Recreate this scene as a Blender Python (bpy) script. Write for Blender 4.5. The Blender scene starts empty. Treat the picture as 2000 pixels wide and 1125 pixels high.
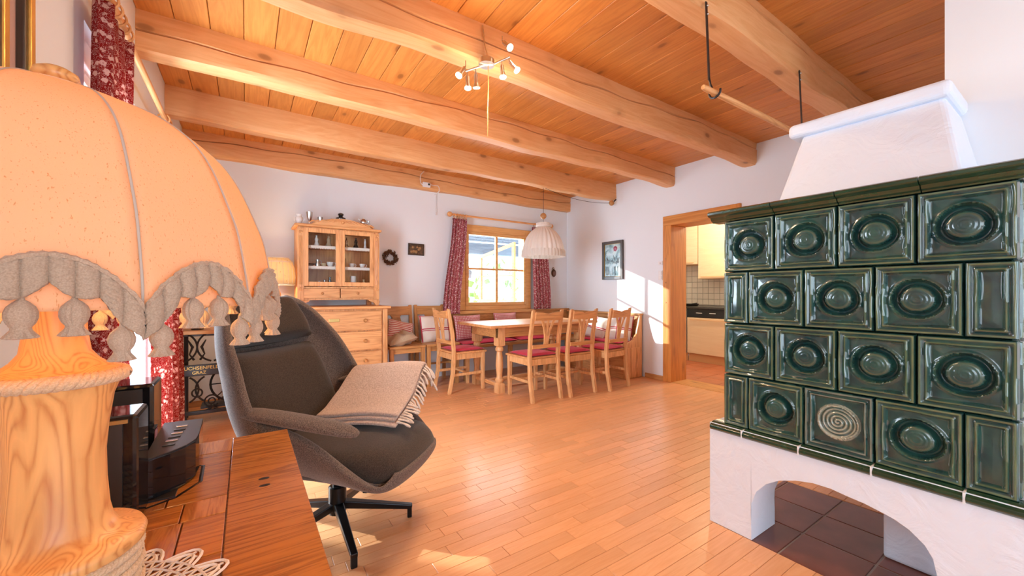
import bpy, math, random
from math import sin, cos, pi, radians, sqrt, exp
from mathutils import Matrix, Vector
random.seed(7)
SC = bpy.context.scene
COL = SC.collection

# ------------------------------------------------------------------ camera, light, exposure
YAW = 33.9
HC = 1.12
cam_d = bpy.data.cameras.new('camera'); cam = bpy.data.objects.new('camera', cam_d); COL.objects.link(cam)
cam.location = (0, 0, HC); cam.rotation_euler = (radians(90), 0, radians(-YAW))
cam_d.sensor_width = 36; cam_d.lens = 775 / 2000 * 36; cam_d.shift_y = 9.5 / 2000; cam_d.clip_start = .02
SC.camera = cam
SC.view_settings.view_transform = 'Standard'; SC.view_settings.look = 'None'
SC.view_settings.exposure = 0.12; SC.view_settings.gamma = 1.0; SC.view_settings.use_curve_mapping = False
cy = SC.cycles
cy.use_denoising = True; cy.max_bounces = 8; cy.diffuse_bounces = 5; cy.glossy_bounces = 4
cy.transmission_bounces = 6; cy.transparent_max_bounces = 10
cy.caustics_reflective = False; cy.caustics_refractive = False; cy.sample_clamp_indirect = 6

W = bpy.data.worlds.new('world'); SC.world = W; W.use_nodes = True
wb = W.node_tree.nodes['Background']; wb.inputs[0].default_value = (.72, .86, 1, 1); wb.inputs[1].default_value = 4.0

def light(name, kind, loc, energy, color=(1, 1, 1), rot=None, size=1.0, size_y=None, target=None, spot=None, radius=None):
    d = bpy.data.lights.new(name, kind); o = bpy.data.objects.new(name, d); COL.objects.link(o)
    o.location = loc; d.energy = energy; d.color = color
    if kind == 'AREA':
        d.shape = 'RECTANGLE'; d.size = size; d.size_y = size_y or size
    if kind == 'SPOT':
        d.spot_size = radians(spot or 80); d.spot_blend = .6
    if radius is not None: d.shadow_soft_size = radius
    if target is not None:
        o.rotation_euler = (Vector(target) - Vector(loc)).to_track_quat('-Z', 'Y').to_euler()
    elif rot: o.rotation_euler = rot
    return o

sun = light('sun', 'SUN', (-4, 8, 5), 9.0, (1, .95, .86)); sun.data.angle = radians(.6)
sun.rotation_euler = Vector((.66, -.75, -.30)).to_track_quat('-Z', 'Y').to_euler()
# area lights standing in for daylight; near-left and rear ones are unseen fill (each light fills its opening, outside the glass)
light('daylight_left_door', 'AREA', (-.66, 2.9, 1.1), 165, (.86, .93, 1), size=1.5, size_y=2.0, target=(3, 3.0, 1.0))
light('daylight_left_unseen', 'AREA', (-.86, -1.2, 1.35), 28, (.93, .96, 1), size=1.5, size_y=1.4, target=(3, -1.0, 1.1))
light('daylight_rear_unseen', 'AREA', (1.0, -3.3, 1.25), 58, (.90, .95, 1), size=2.6, size_y=2.1, target=(1.4, 2.0, 1.25))
light('daylight_back_window', 'AREA', (3.05, 5.2, 1.5), 26, (.90, .95, 1), size=1.1, size_y=1.0, target=(2.6, 2.0, .8))

# ------------------------------------------------------------------ mesh builder
class MB:
    def __init__(s): s.v = []; s.f = []; s.M = Matrix(); s.tone = None
    def add(s, vs, fs):
        n = len(s.v); M = s.M
        s.v += [tuple(M @ Vector(p)) for p in vs]; s.f += [tuple(i + n for i in f) for f in fs]
        return s
    def box(s, x0, x1, y0, y1, z0, z1):
        if x0 > x1: x0, x1 = x1, x0
        if y0 > y1: y0, y1 = y1, y0
        if z0 > z1: z0, z1 = z1, z0
        v = [(x, y, z) for z in (z0, z1) for y in (y0, y1) for x in (x0, x1)]
        return s.add(v, [(0, 2, 3, 1), (4, 5, 7, 6), (0, 1, 5, 4), (2, 6, 7, 3), (0, 4, 6, 2), (1, 3, 7, 5)])
    def bar(s, a, b, w, h, up=(0, 0, 1), w2=None, h2=None):
        a = Vector(a); b = Vector(b); d = (b - a).normalized(); up = Vector(up)
        if abs(d.dot(up)) > .98: up = Vector((0, 1, 0))
        x = d.cross(up).normalized(); y = x.cross(d).normalized(); w2 = w if w2 is None else w2; h2 = h if h2 is None else h2
        vs = []
        for p, ww, hh in ((a, w, h), (b, w2, h2)):
            for sx, sy in ((-1, -1), (1, -1), (1, 1), (-1, 1)): vs.append(tuple(p + x * sx * ww / 2 + y * sy * hh / 2))
        return s.add(vs, [(0, 1, 2, 3), (7, 6, 5, 4), (0, 4, 5, 1), (1, 5, 6, 2), (2, 6, 7, 3), (3, 7, 4, 0)])
    def lathe(s, prof, c=(0, 0, 0), n=24, mod=None, axis='Z', cap=True):
        vs = []; fs = []
        for j, (r, z) in enumerate(prof):
            for i in range(n):
                a = 2 * pi * i / n; rr = r * (mod(a, j) if mod else 1)
                p = (rr * cos(a), rr * sin(a), z)
                if axis == 'X': p = (p[2], p[0], p[1])
                if axis == 'Y': p = (p[0], -p[2], p[1]) if False else (p[1], p[2], p[0])
                vs.append((c[0] + p[0], c[1] + p[1], c[2] + p[2]))
        m = len(prof)
        for j in range(m - 1):
            for i in range(n):
                k = (i + 1) % n; fs.append((j * n + i, j * n + k, (j + 1) * n + k, (j + 1) * n + i))
        if cap: fs.append(tuple(range(n - 1, -1, -1))); fs.append(tuple((m - 1) * n + i for i in range(n)))
        return s.add(vs, fs)
    def tube(s, pts, r, n=8, closed=False, cap=True):
        P = [Vector(p) for p in pts]; m = len(P); vs = []; fs = []; prev = None
        for i in range(m):
            if closed: d = P[(i + 1) % m] - P[i - 1]
            else: d = P[min(i + 1, m - 1)] - P[max(i - 1, 0)]
            d = d.normalized() if d.length > 1e-9 else Vector((0, 0, 1))
            if prev is None:
                u = Vector((0, 0, 1)) if abs(d.z) < .9 else Vector((1, 0, 0)); x = d.cross(u).normalized()
            else:
                x = (prev - d * prev.dot(d)).normalized()
            prev = x; y = d.cross(x); rr = r[i] if isinstance(r, (list, tuple)) else r
            for k in range(n):
                a = 2 * pi * k / n; vs.append(tuple(P[i] + (x * cos(a) + y * sin(a)) * rr))
        for i in range(m if closed else m - 1):
            j = (i + 1) % m
            for k in range(n):
                l = (k + 1) % n; fs.append((i * n + k, i * n + l, j * n + l, j * n + k))
        if cap and not closed: fs.append(tuple(range(n - 1, -1, -1))); fs.append(tuple((m - 1) * n + k for k in range(n)))
        return s.add(vs, fs)
    def cyl(s, a, b, r, r2=None, n=16): return s.tube([a, b], [r, r if r2 is None else r2], n)
    def ball(s, c, r, n=14, sq=(1, 1, 1)):
        m = n // 2 + 1; vs = []; fs = []
        for j in range(m):
            t = pi * j / (m - 1)
            for i in range(n):
                a = 2 * pi * i / n; q = max(sin(t), .02)
                vs.append((c[0] + r * sq[0] * q * cos(a), c[1] + r * sq[1] * q * sin(a), c[2] - r * sq[2] * cos(t)))
        for j in range(m - 1):
            for i in range(n):
                k = (i + 1) % n; fs.append((j * n + i, j * n + k, (j + 1) * n + k, (j + 1) * n + i))
        fs.append(tuple(range(n - 1, -1, -1))); fs.append(tuple((m - 1) * n + i for i in range(n)))
        return s.add(vs, fs)
    def grid(s, fn, nu, nv, closeu=False):
        vs = [fn(i / (nu if closeu else nu - 1), j / (nv - 1)) for j in range(nv) for i in range(nu)]
        fs = []
        for j in range(nv - 1):
            for i in range(nu if closeu else nu - 1):
                k = (i + 1) % nu; fs.append((j * nu + i, j * nu + k, (j + 1) * nu + k, (j + 1) * nu + i))
        return s.add(vs, fs)
    def prism(s, poly, d0, d1, plane='XZ'):
        # poly: 2d outline (ccw); extruded along the third axis
        def P(a, b, d): return {'XZ': (a, d, b), 'YZ': (d, a, b), 'XY': (a, b, d)}[plane]
        n = len(poly); vs = [P(a, b, d0) for a, b in poly] + [P(a, b, d1) for a, b in poly]
        fs = [tuple(range(n)), tuple(range(2 * n - 1, n - 1, -1))] + [(i, i + n, (i + 1) % n + n, (i + 1) % n) for i in range(n)]
        return s.add(vs, fs)
    def pillow(s, w, d, h, M=None, n=14, e=.35, wr=.0, seed=0):
        # soft rounded cushion centred at 0, w along x, d along y, h thick
        rnd = random.Random(seed); ph = [rnd.uniform(0, 6) for _ in range(4)]
        old = s.M
        if M is not None: s.M = old @ M
        for sg in (1, -1):
            def fn(u, v):
                x = 2 * u - 1; y = 2 * v - 1
                k = max(0, (1 - abs(x) ** 3.2)) ** e * max(0, (1 - abs(y) ** 3.2)) ** e
                z = sg * h / 2 * k + wr * sin(5 * x + ph[0]) * sin(4 * y + ph[1]) * k
                pin = 1 - .05 * (1 - k)
                cx = 1 - .06 * (1 - abs(y) ** 2) * abs(x) ** 4; cyy = 1 - .06 * (1 - abs(x) ** 2) * abs(y) ** 4
                return (x * w / 2 * cx, y * d / 2 * cyy, z)
            g = MB(); g.grid(fn, n, n)
            if sg < 0: g.f = [tuple(reversed(f)) for f in g.f]
            s.add(g.v, g.f)
        s.M = old
        return s
    def build(s, name, mat, parent=None, smooth=None, bevel=0, loc=None, rotz=0, subsurf=0, solid=0, kind=None, segs=2, weld=False):
        me = bpy.data.meshes.new(name); me.from_pydata(s.v, [], s.f)
        if mat: me.materials.append(mat)
        if getattr(s, 'rim', None):
            at = me.attributes.new('rim', 'FLOAT', 'POINT'); at.data.foreach_set('value', s.rim)
        if s.tone:
            at = me.attributes.new('tone', 'FLOAT', 'FACE'); at.data.foreach_set('value', s.tone)
        me.update()
        if smooth:
            me.polygons.foreach_set('use_smooth', [True] * len(me.polygons))
            if smooth is not True: me.set_sharp_from_angle(angle=radians(smooth))
        o = bpy.data.objects.new(name, me); COL.objects.link(o)
        if parent: o.parent = parent
        if loc: o.location = loc
        o.rotation_euler[2] = rotz
        if weld:
            m = o.modifiers.new('weld', 'WELD'); m.merge_threshold = .0006
        if bevel:
            m = o.modifiers.new('bevel', 'BEVEL'); m.width = bevel; m.segments = segs; m.harden_normals = bool(smooth); m.limit_method = 'ANGLE'; m.angle_limit = radians(40)
        if solid:
            m = o.modifiers.new('solid', 'SOLIDIFY'); m.thickness = solid; m.offset = 0
        if subsurf:
            m = o.modifiers.new('sub', 'SUBSURF'); m.levels = subsurf; m.render_levels = subsurf
        if kind: o['kind'] = kind
        return o

def T(x=0, y=0, z=0): return Matrix.Translation((x, y, z))
def R(a, ax='Z'): return Matrix.Rotation(radians(a), 4, ax)

def tag(o, label, cat, group=None, kind=None):
    o['label'] = label; o['category'] = cat
    if group: o['group'] = group
    if kind: o['kind'] = kind
    return o
def thing(name, label, cat, loc=(0, 0, 0), rotz=0, group=None):
    o = bpy.data.objects.new(name, None); COL.objects.link(o); o.location = loc; o.rotation_euler[2] = radians(rotz)
    o.empty_display_size = .05
    return tag(o, label, cat, group)
def struct(name, label=None, cat=None, loc=(0, 0, 0)):
    o = bpy.data.objects.new(name, None); COL.objects.link(o); o.location = loc; o['kind'] = 'structure'
    if label: o['label'] = label
    if cat: o['category'] = cat
    return o
def skind(o, label=None, cat=None):
    o['kind'] = 'structure'
    if label: o['label'] = label
    if cat: o['category'] = cat
    return o
def kids(o, tree): return tree.get(o, [])
def dup(root, label=None, loc=None, rotz=None, group=None):
    def cp(o, parent):
        c = o.copy(); COL.objects.link(c)
        if parent: c.parent = parent
        for ch in list(o.children): cp(ch, c)
        return c
    r = cp(root, None)
    if label: r['label'] = label
    if group: r['group'] = group
    if loc: r.location = loc
    if rotz is not None: r.rotation_euler[2] = radians(rotz)
    return r

# ------------------------------------------------------------------ materials
def newmat(name):
    m = bpy.data.materials.new(name); m.use_nodes = True
    nt = m.node_tree; b = nt.nodes['Principled BSDF']
    return m, nt, b
def N(nt, t, **kw):
    n = nt.nodes.new(t)
    for k, v in kw.items():
        if k in n.inputs.keys() if not hasattr(n, k) else False: n.inputs[k].default_value = v
        elif hasattr(n, k): setattr(n, k, v)
    return n
def ramp(nt, stops, interp='LINEAR'):
    n = nt.nodes.new('ShaderNodeValToRGB'); n.color_ramp.interpolation = interp
    e = n.color_ramp.elements
    while len(e) < len(stops): e.new(.5)
    for i, (p, c) in enumerate(stops):
        e[i].position = p; e[i].color = (c[0], c[1], c[2], 1) if not isinstance(c, (int, float)) else (c, c, c, 1)
    return n
def mix(nt, a, b, fac, mode='MIX'):
    n = nt.nodes.new('ShaderNodeMix'); n.data_type = 'RGBA'; n.blend_type = mode
    L = nt.links
    for s, v in ((n.inputs[0], fac), (n.inputs[6], a), (n.inputs[7], b)):
        if isinstance(v, bpy.types.NodeSocket): L.new(v, s)
        elif isinstance(v, (tuple, list)): s.default_value = (v[0], v[1], v[2], 1)
        else: s.default_value = v
    return n.outputs[2]
def mathn(nt, op, a, b=None):
    n = nt.nodes.new('ShaderNodeMath'); n.operation = op
    for s, v in ((n.inputs[0], a), (n.inputs[1], b)):
        if v is None: continue
        if isinstance(v, bpy.types.NodeSocket): nt.links.new(v, s)
        else: s.default_value = v
    return n.outputs[0]
def bump(nt, b, h, strength=.3, dist=.01):
    n = nt.nodes.new('ShaderNodeBump'); n.inputs['Strength'].default_value = strength; n.inputs['Distance'].default_value = dist
    nt.links.new(h, n.inputs['Height']); nt.links.new(n.outputs[0], b.inputs['Normal'])
def noise(nt, vec, scale, detail=3, dist=0, rough=.5):
    n = nt.nodes.new('ShaderNodeTexNoise'); n.inputs['Scale'].default_value = scale; n.inputs['Detail'].default_value = detail
    n.inputs['Distortion'].default_value = dist; n.inputs['Roughness'].default_value = rough
    if vec: nt.links.new(vec, n.inputs['Vector'])
    return n.outputs[0]
def coords(nt, scale=(1, 1, 1), rnd=True, amt=9.0, rot=(0, 0, 0)):
    tc = nt.nodes.new('ShaderNodeTexCoord'); v = tc.outputs['Object']
    if rnd:
        oi = nt.nodes.new('ShaderNodeObjectInfo')
        cx = nt.nodes.new('ShaderNodeCombineXYZ')
        a = mathn(nt, 'MULTIPLY', oi.outputs['Random'], amt)
        b2 = mathn(nt, 'MULTIPLY', oi.outputs['Random'], amt * 3.7)
        nt.links.new(a, cx.inputs[0]); nt.links.new(b2, cx.inputs[1]); nt.links.new(a, cx.inputs[2])
        ad = nt.nodes.new('ShaderNodeVectorMath'); ad.operation = 'ADD'
        nt.links.new(v, ad.inputs[0]); nt.links.new(cx.outputs[0], ad.inputs[1]); v = ad.outputs[0]
    mp = nt.nodes.new('ShaderNodeMapping'); mp.inputs['Scale'].default_value = scale; mp.inputs['Rotation'].default_value = rot
    nt.links.new(v, mp.inputs[0])
    return mp.outputs[0]

def plain(name, c, rough=.5, metal=0, spec=.5, emit=None, es=1, coat=0, trans=0, var=.0, bs=0, bsc=60):
    m, nt, b = newmat(name)
    b.inputs['Base Color'].default_value = (*c, 1); b.inputs['Roughness'].default_value = rough; b.inputs['Metallic'].default_value = metal
    b.inputs['Specular IOR Level'].default_value = spec; b.inputs['Coat Weight'].default_value = coat
    if trans: b.inputs['Transmission Weight'].default_value = trans
    if emit: b.inputs['Emission Color'].default_value = (*emit, 1); b.inputs['Emission Strength'].default_value = es
    if var or bs:
        v = coords(nt); n = noise(nt, v, bsc, 4)
        if var:
            r = ramp(nt, [(.3, [x * (1 - var) for x in c]), (.7, [min(1, x * (1 + var)) for x in c])]); nt.links.new(n, r.inputs[0]); nt.links.new(r.outputs[0], b.inputs['Base Color'])
        if bs: bump(nt, b, n, bs, .004)
    return m

def wood(name, light_c, dark_c, axis='X', scale=1.0, knots=.0, rough=.42, vary=.12, grain=.75, coat=0.0, knotc=(.09, .03, .012), bs=.15, rings=7.0, det=5):
    m, nt, b = newmat(name); L = nt.links
    al, ac = .55 * scale, 7.5 * scale
    s = {'X': (al, ac, ac), 'Y': (ac, al, ac), 'Z': (ac, ac, al)}[axis]
    v = coords(nt, s)
    n1 = noise(nt, v, 1.5 if det > 2 else 1.0, det, 1.3 if det > 2 else .5, .55)
    wv = mathn(nt, 'FRACT', mathn(nt, 'MULTIPLY', n1, rings))
    wv = mathn(nt, 'ABSOLUTE', mathn(nt, 'SUBTRACT', wv, .5))           # growth rings
    n2 = noise(nt, v, 9, 3)
    g = mathn(nt, 'ADD', mathn(nt, 'MULTIPLY', wv, 1.1 * grain), mathn(nt, 'MULTIPLY', n2, .55))
    r = ramp(nt, [(.12, dark_c), (.55, light_c), (.95, [min(1, c * 1.12) for c in light_c])]); L.new(g, r.inputs[0]); col = r.outputs[0]
    if knots:
        k = .33
        s2 = {'X': (2.6, 5.2, 5.2), 'Y': (5.2, 2.6, 5.2), 'Z': (5.2, 5.2, 2.6)}[axis]
        vk = coords(nt, s2)
        vo = nt.nodes.new('ShaderNodeTexVoronoi'); vo.inputs['Scale'].default_value = 1.0; L.new(vk, vo.inputs['Vector'])
        rk = ramp(nt, [(.0, 1), (.065 * knots + .01, .85), (.11 * knots + .01, .0)]); L.new(vo.outputs['Distance'], rk.inputs[0])
        col = mix(nt, col, knotc, rk.outputs[0])
        rk2 = ramp(nt, [(.08, .6), (.24, .0)]); L.new(vo.outputs['Distance'], rk2.inputs[0])
        col = mix(nt, col, [c * .8 for c in dark_c], rk2.outputs[0])
    oi = nt.nodes.new('ShaderNodeObjectInfo'); at = nt.nodes.new('ShaderNodeAttribute'); at.attribute_name = 'tone'
    t = mathn(nt, 'FRACT', mathn(nt, 'ADD', mathn(nt, 'MULTIPLY', oi.outputs['Random'], 13.7), at.outputs['Fac']))
    hsv = nt.nodes.new('ShaderNodeHueSaturation'); L.new(col, hsv.inputs['Color'])
    L.new(mathn(nt, 'ADD', mathn(nt, 'MULTIPLY', t, 2 * vary), 1 - vary), hsv.inputs['Value'])
    L.new(hsv.outputs[0], b.inputs['Base Color'])
    b.inputs['Roughness'].default_value = rough; b.inputs['Coat Weight'].default_value = coat; b.inputs['Coat Roughness'].default_value = .15
    if bs: bump(nt, b, g, bs, .002)
    return m

def plaster(name, c, bs=.25, scale=9, swirl=False, rough=.85):
    m, nt, b = newmat(name)
    b.inputs['Base Color'].default_value = (*c, 1); b.inputs['Roughness'].default_value = rough; b.inputs['Specular IOR Level'].default_value = .25
    v = coords(nt, rnd=False)
    n = noise(nt, v, scale, 4, 2.5 if swirl else .4)
    bump(nt, b, n, bs, .012)
    return m

def fabric(name, c1, c2, scale=260, rough=.95, bs=.3, sheen=.2, mid=.5):
    m, nt, b = newmat(name)
    v = coords(nt); n = noise(nt, v, scale, 2)
    r = ramp(nt, [(mid - .16, c1), (mid + .16, c2)]); nt.links.new(n, r.inputs[0]); nt.links.new(r.outputs[0], b.inputs['Base Color'])
    b.inputs['Roughness'].default_value = rough; b.inputs['Sheen Weight'].default_value = sheen; b.inputs['Specular IOR Level'].default_value = .2
    bump(nt, b, n, bs, .002)
    return m

def floral(name, red, white, scale=22, trans=.35):
    # red cotton printed with pale blossoms and leaf scrolls
    m, nt, b = newmat(name); L = nt.links
    v = coords(nt, (1, 1, 1), rnd=False)
    vo = nt.nodes.new('ShaderNodeTexVoronoi'); vo.inputs['Scale'].default_value = scale; L.new(v, vo.inputs['Vector'])
    n = noise(nt, v, scale * 3.5, 2)
    d = mathn(nt, 'ADD', vo.outputs['Distance'], mathn(nt, 'MULTIPLY', mathn(nt, 'SUBTRACT', n, .5), .55))
    r1 = ramp(nt, [(.0, .4), (.1, 1), (.3, 1), (.34, 0)]); L.new(d, r1.inputs[0])
    n2 = noise(nt, v, scale * 1.3, 1, 1.5); f = mathn(nt, 'ABSOLUTE', mathn(nt, 'SUBTRACT', mathn(nt, 'FRACT', mathn(nt, 'MULTIPLY', n2, 6)), .5))
    r2 = ramp(nt, [(.0, 1), (.07, .9), (.1, 0)]); L.new(f, r2.inputs[0])
    fac = mathn(nt, 'MAXIMUM', r1.outputs[0], r2.outputs[0])
    col = mix(nt, red, white, fac)
    L.new(col, b.inputs['Base Color']); b.inputs['Roughness'].default_value = .95; b.inputs['Specular IOR Level'].default_value = .15
    tr = nt.nodes.new('ShaderNodeBsdfTranslucent'); L.new(col, tr.inputs[0])
    ms = nt.nodes.new('ShaderNodeMixShader'); ms.inputs[0].default_value = trans
    out = nt.nodes['Material Output']; L.new(b.outputs[0], ms.inputs[1]); L.new(tr.outputs[0], ms.inputs[2]); L.new(ms.outputs[0], out.inputs[0])
    return m

def shadecloth(name, c, fleck, trans=.5, scale=160, warm=None):
    m, nt, b = newmat(name); L = nt.links
    v = coords(nt, (1, 1, .35), rnd=False)
    n = noise(nt, v, scale, 2); r = ramp(nt, [(.64, c), (.72, fleck)]); L.new(n, r.inputs[0])
    v2 = coords(nt, rnd=False); n2 = noise(nt, v2, 420, 1)
    L.new(r.outputs[0], b.inputs['Base Color']); b.inputs['Roughness'].default_value = .95; b.inputs['Specular IOR Level'].default_value = .1
    bump(nt, b, n2, .25, .001)
    tr = nt.nodes.new('ShaderNodeBsdfTranslucent'); L.new(mix(nt, r.outputs[0], warm or c, 1 if warm else 0), tr.inputs[0])
    ms = nt.nodes.new('ShaderNodeMixShader'); ms.inputs[0].default_value = trans
    out = nt.nodes['Material Output']; L.new(b.outputs[0], ms.inputs[1]); L.new(tr.outputs[0], ms.inputs[2]); L.new(ms.outputs[0], out.inputs[0])
    return m

def pane(name, tint=(1, 1, 1), gloss=.08, rough=.0):
    m = bpy.data.materials.new(name); m.use_nodes = True; nt = m.node_tree; L = nt.links
    for n in list(nt.nodes):
        if n.type != 'OUTPUT_MATERIAL': nt.nodes.remove(n)
    tr = nt.nodes.new('ShaderNodeBsdfTransparent'); tr.inputs[0].default_value = (*tint, 1)
    gl = nt.nodes.new('ShaderNodeBsdfGlossy'); gl.inputs['Roughness'].default_value = rough
    fr = nt.nodes.new('ShaderNodeFresnel'); fr.inputs[0].default_value = 1.45
    ge = nt.nodes.new('ShaderNodeNewGeometry')
    ms = nt.nodes.new('ShaderNodeMixShader'); L.new(mathn(nt, 'MULTIPLY', mathn(nt, 'ADD', fr.outputs[0], gloss - .04), mathn(nt, 'SUBTRACT', 1.0, ge.outputs['Backfacing'])), ms.inputs[0])
    L.new(tr.outputs[0], ms.inputs[1]); L.new(gl.outputs[0], ms.inputs[2]); L.new(ms.outputs[0], nt.nodes['Material Output'].inputs[0])
    return m

def glaze(name, c1, c2, edge):
    m, nt, b = newmat(name); L = nt.links
    v = coords(nt, rnd=True, amt=3)
    n = noise(nt, v, 9, 4, 1.2); r = ramp(nt, [(.35, c1), (.65, c2)]); L.new(n, r.inputs[0])
    at = nt.nodes.new('ShaderNodeAttribute'); at.attribute_name = 'rim'      # glaze runs thin on ridges
    L.new(mix(nt, r.outputs[0], edge, mathn(nt, 'MULTIPLY', at.outputs['Fac'], mathn(nt, 'ADD', noise(nt, v, 22, 2), .35))), b.inputs['Base Color'])
    b.inputs['Roughness'].default_value = .26; b.inputs['Coat Weight'].default_value = .9; b.inputs['Coat Roughness'].default_value = .10
    bump(nt, b, noise(nt, v, 16, 3, .8), .14, .006)
    return m

def plaid(name, base, line, freq=9.0, w=.13, dbl=True, axes=('X', 'Z'), stripes=False):
    m, nt, b = newmat(name); L = nt.links
    tc = nt.nodes.new('ShaderNodeTexCoord'); sp = nt.nodes.new('ShaderNodeSeparateXYZ'); L.new(tc.outputs['Object'], sp.inputs[0])
    fac = None
    for ax in axes:
        x = sp.outputs[ax]
        f = mathn(nt, 'FRACT', mathn(nt, 'MULTIPLY', mathn(nt, 'ADD', x, 10.03), freq))
        r = ramp(nt, [(0, 1), (w * .3, 1), (w * .34, 0), (w * .62, 0), (w * .66, 1), (w, 1), (w + .02, 0)] if dbl else [(0, 1), (w, 1), (w + .03, 0)])
        L.new(f, r.inputs[0]); fac = r.outputs[0] if fac is None else mathn(nt, 'MAXIMUM', fac, r.outputs[0])
    n = noise(nt, tc.outputs['Object'], 300, 1)
    L.new(mix(nt, mix(nt, base, [c * .9 for c in base], n), line, fac), b.inputs['Base Color'])
    b.inputs['Roughness'].default_value = .95; b.inputs['Specular IOR Level'].default_value = .15
    return m

M = {}
M['wall'] = plaster('wall_plaster', (.81, .86, .905), .16, 7)
M['stove_plaster'] = plaster('stove_plaster', (.755, .83, .94), .55, 7, True)
M['plank'] = wood('ceiling_pine', (.68, .275, .062), (.55, .19, .036), 'Y', .8, 1.0, .5, .11, .55)
M['beam'] = wood('beam_spruce', (.79, .425, .185), (.70, .32, .11), 'X', .7, 1.0, .55, .05, .5, bs=.3)
M['parquet'] = wood('beech_parquet', (.80, .42, .20), (.73, .345, .145), 'X', 1.4, 0, .36, .09, .4, coat=.18, bs=.03)
M['pine'] = wood('pine', (.77, .40, .16), (.52, .21, .065), 'Z', .9, .6, .42, .06)
M['pine_x'] = wood('pine_long', (.77, .40, .16), (.54, .22, .065), 'X', .9, .6, .42, .07)
M['pine_y'] = wood('pine_deep', (.75, .38, .15), (.52, .21, .06), 'Y', .9, .6, .42, .07)
M['chair'] = wood('chair_pine', (.80, .45, .20), (.58, .27, .09), 'Z', 1.1, .25, .4, .06)
M['old'] = wood('darker_pine', (.55, .27, .09), (.36, .15, .045), 'Z', 1.0, .3, .45, .06)
M['old_x'] = wood('darker_pine_long', (.60, .30, .10), (.40, .17, .05), 'X', 1.0, .5, .45, .06)
M['old_y'] = wood('darker_pine_deep', (.60, .30, .10), (.40, .17, .05), 'Y', 1.0, .5, .45, .06)
M['door'] = wood('door_larch', (.68, .27, .055), (.50, .17, .03), 'Z', .6, .5, .42, .05)
M['door_y'] = wood('door_larch_across', (.68, .29, .07), (.50, .17, .03), 'Y', .6, .5, .42, .05)
M['winframe'] = wood('window_larch', (.76, .43, .16), (.62, .30, .09), 'X', .6, 0, .4, .05)
M['lampwood'] = wood('turned_pine', (.82, .43, .15), (.56, .19, .045), 'Z', 1.9, .35, .4, .02, 1.0, rings=26, det=1)
M['desk'] = wood('dark_varnished_wood', (.48, .17, .030), (.20, .055, .012), 'X', 1.6, .0, .22, .16, .8, coat=.35)
M['desk_y'] = wood('dark_varnished_inlay', (.40, .15, .032), (.20, .06, .014), 'Y', 1.6, .1, .22, .4, .7, coat=.35)
M['rope'] = fabric('hemp_rope', (.62, .42, .25), (.76, .57, .38), 500)
M['yarn'] = fabric('oatmeal_yarn', (.43, .31, .22), (.55, .41, .30), 600, bs=.2)
M['shade'] = shadecloth('speckled_linen', (.86, .69, .46), (.48, .26, .14), .42, 560, (.92, .60, .25))
M['piping'] = plain('piping_cord', (.55, .47, .40), .8)
M['greyfab'] = fabric('grey_wool_tweed', (.065, .048, .040), (.215, .165, .14), 330, mid=.5)
M['darkfab'] = fabric('charcoal_brown_wool', (.030, .022, .017), (.075, .055, .043), 330)
M['black'] = plain('black_metal', (.012, .012, .014), .28, .6)
M['gloss'] = plain('black_gloss', (.006, .006, .008), .05, 0, .5)
M['blackp'] = plain('black_plastic', (.022, .018, .017), .4)
M['iron'] = plain('cast_iron', (.05, .045, .045), .38, .7)
M['steel'] = plain('brushed_steel', (.62, .60, .57), .28, 1)
M['pewter'] = plain('pewter', (.50, .50, .50), .25, 1)
M['brass'] = plain('aged_brass', (.50, .33, .12), .35, 1)
M['gold'] = plain('gilded_wood', (.62, .38, .10), .35, .85, bs=.3)
M['throw'] = fabric('taupe_wool_throw', (.44, .33, .27), (.62, .49, .42), 150, sheen=.5)
M['fringe'] = fabric('cream_fringe', (.62, .52, .44), (.86, .76, .68), 300)
M['lace'] = plain('white_crochet', (.86, .80, .74), .9)
M['curtain'] = floral('red_floral_cotton', (.32, .022, .022), (.80, .55, .50), 34, .45)
M['curtain_far'] = floral('red_print_cotton', (.38, .035, .06), (.88, .70, .68), 46, .25)
M['red'] = fabric('red_seat_cloth', (.60, .003, .04), (.72, .012, .07), 220)
M['plaid'] = plaid('cream_red_plaid', (.82, .76, .68), (.45, .05, .08), 5.2, .16)
M['check'] = plaid('small_red_check', (.82, .72, .68), (.55, .14, .16), 46, .42, False)
M['stripe'] = plaid('red_stripe', (.80, .68, .60), (.50, .08, .08), 44, .42, False, axes=('Z',))
M['cream'] = fabric('cream_cotton', (.66, .56, .44), (.80, .70, .57), 200)
M['khaki'] = fabric('sand_cotton', (.42, .30, .19), (.52, .39, .26), 200)
M['glass'] = pane('window_glass', (.93, .97, 1))
M['glass2'] = pane('cabinet_glass', (.93, .95, .95), .01)
M['tile'] = glaze('green_glaze', (.010, .050, .052), (.022, .088, .072), (.20, .25, .10))
M['tile2'] = glaze('green_glaze_pale_spiral', (.010, .050, .052), (.022, .088, .072), (.46, .47, .36))
M['mould'] = glaze('green_glaze_moulding', (.006, .030, .014), (.014, .055, .026), (.06, .11, .04))
M['terra'] = plain('terracotta_tile', (.16, .048, .030), .3, var=.3, bsc=5, bs=.05, coat=.25)
M['terra2'] = plain('kitchen_terracotta', (.42, .12, .05), .35, var=.2, bsc=5, coat=.2)
M['grout'] = plain('grout', (.36, .31, .27), .9)
M['white'] = plain('white_plastic', (.82, .82, .82), .4)
M['ceramic'] = plain('white_ceramic', (.85, .83, .80), .15, coat=.5)
M['kitfront'] = wood('birch_front', (.80, .62, .42), (.74, .54, .34), 'Y', .7, 0, .4, .03, .4)
M['kitedge'] = plain('beech_edge', (.70, .42, .2), .45)
M['kittile'] = plain('beige_wall_tile', (.72, .64, .55), .2, coat=.3)
M['worktop'] = plain('dark_worktop', (.04, .035, .03), .3)
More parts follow.
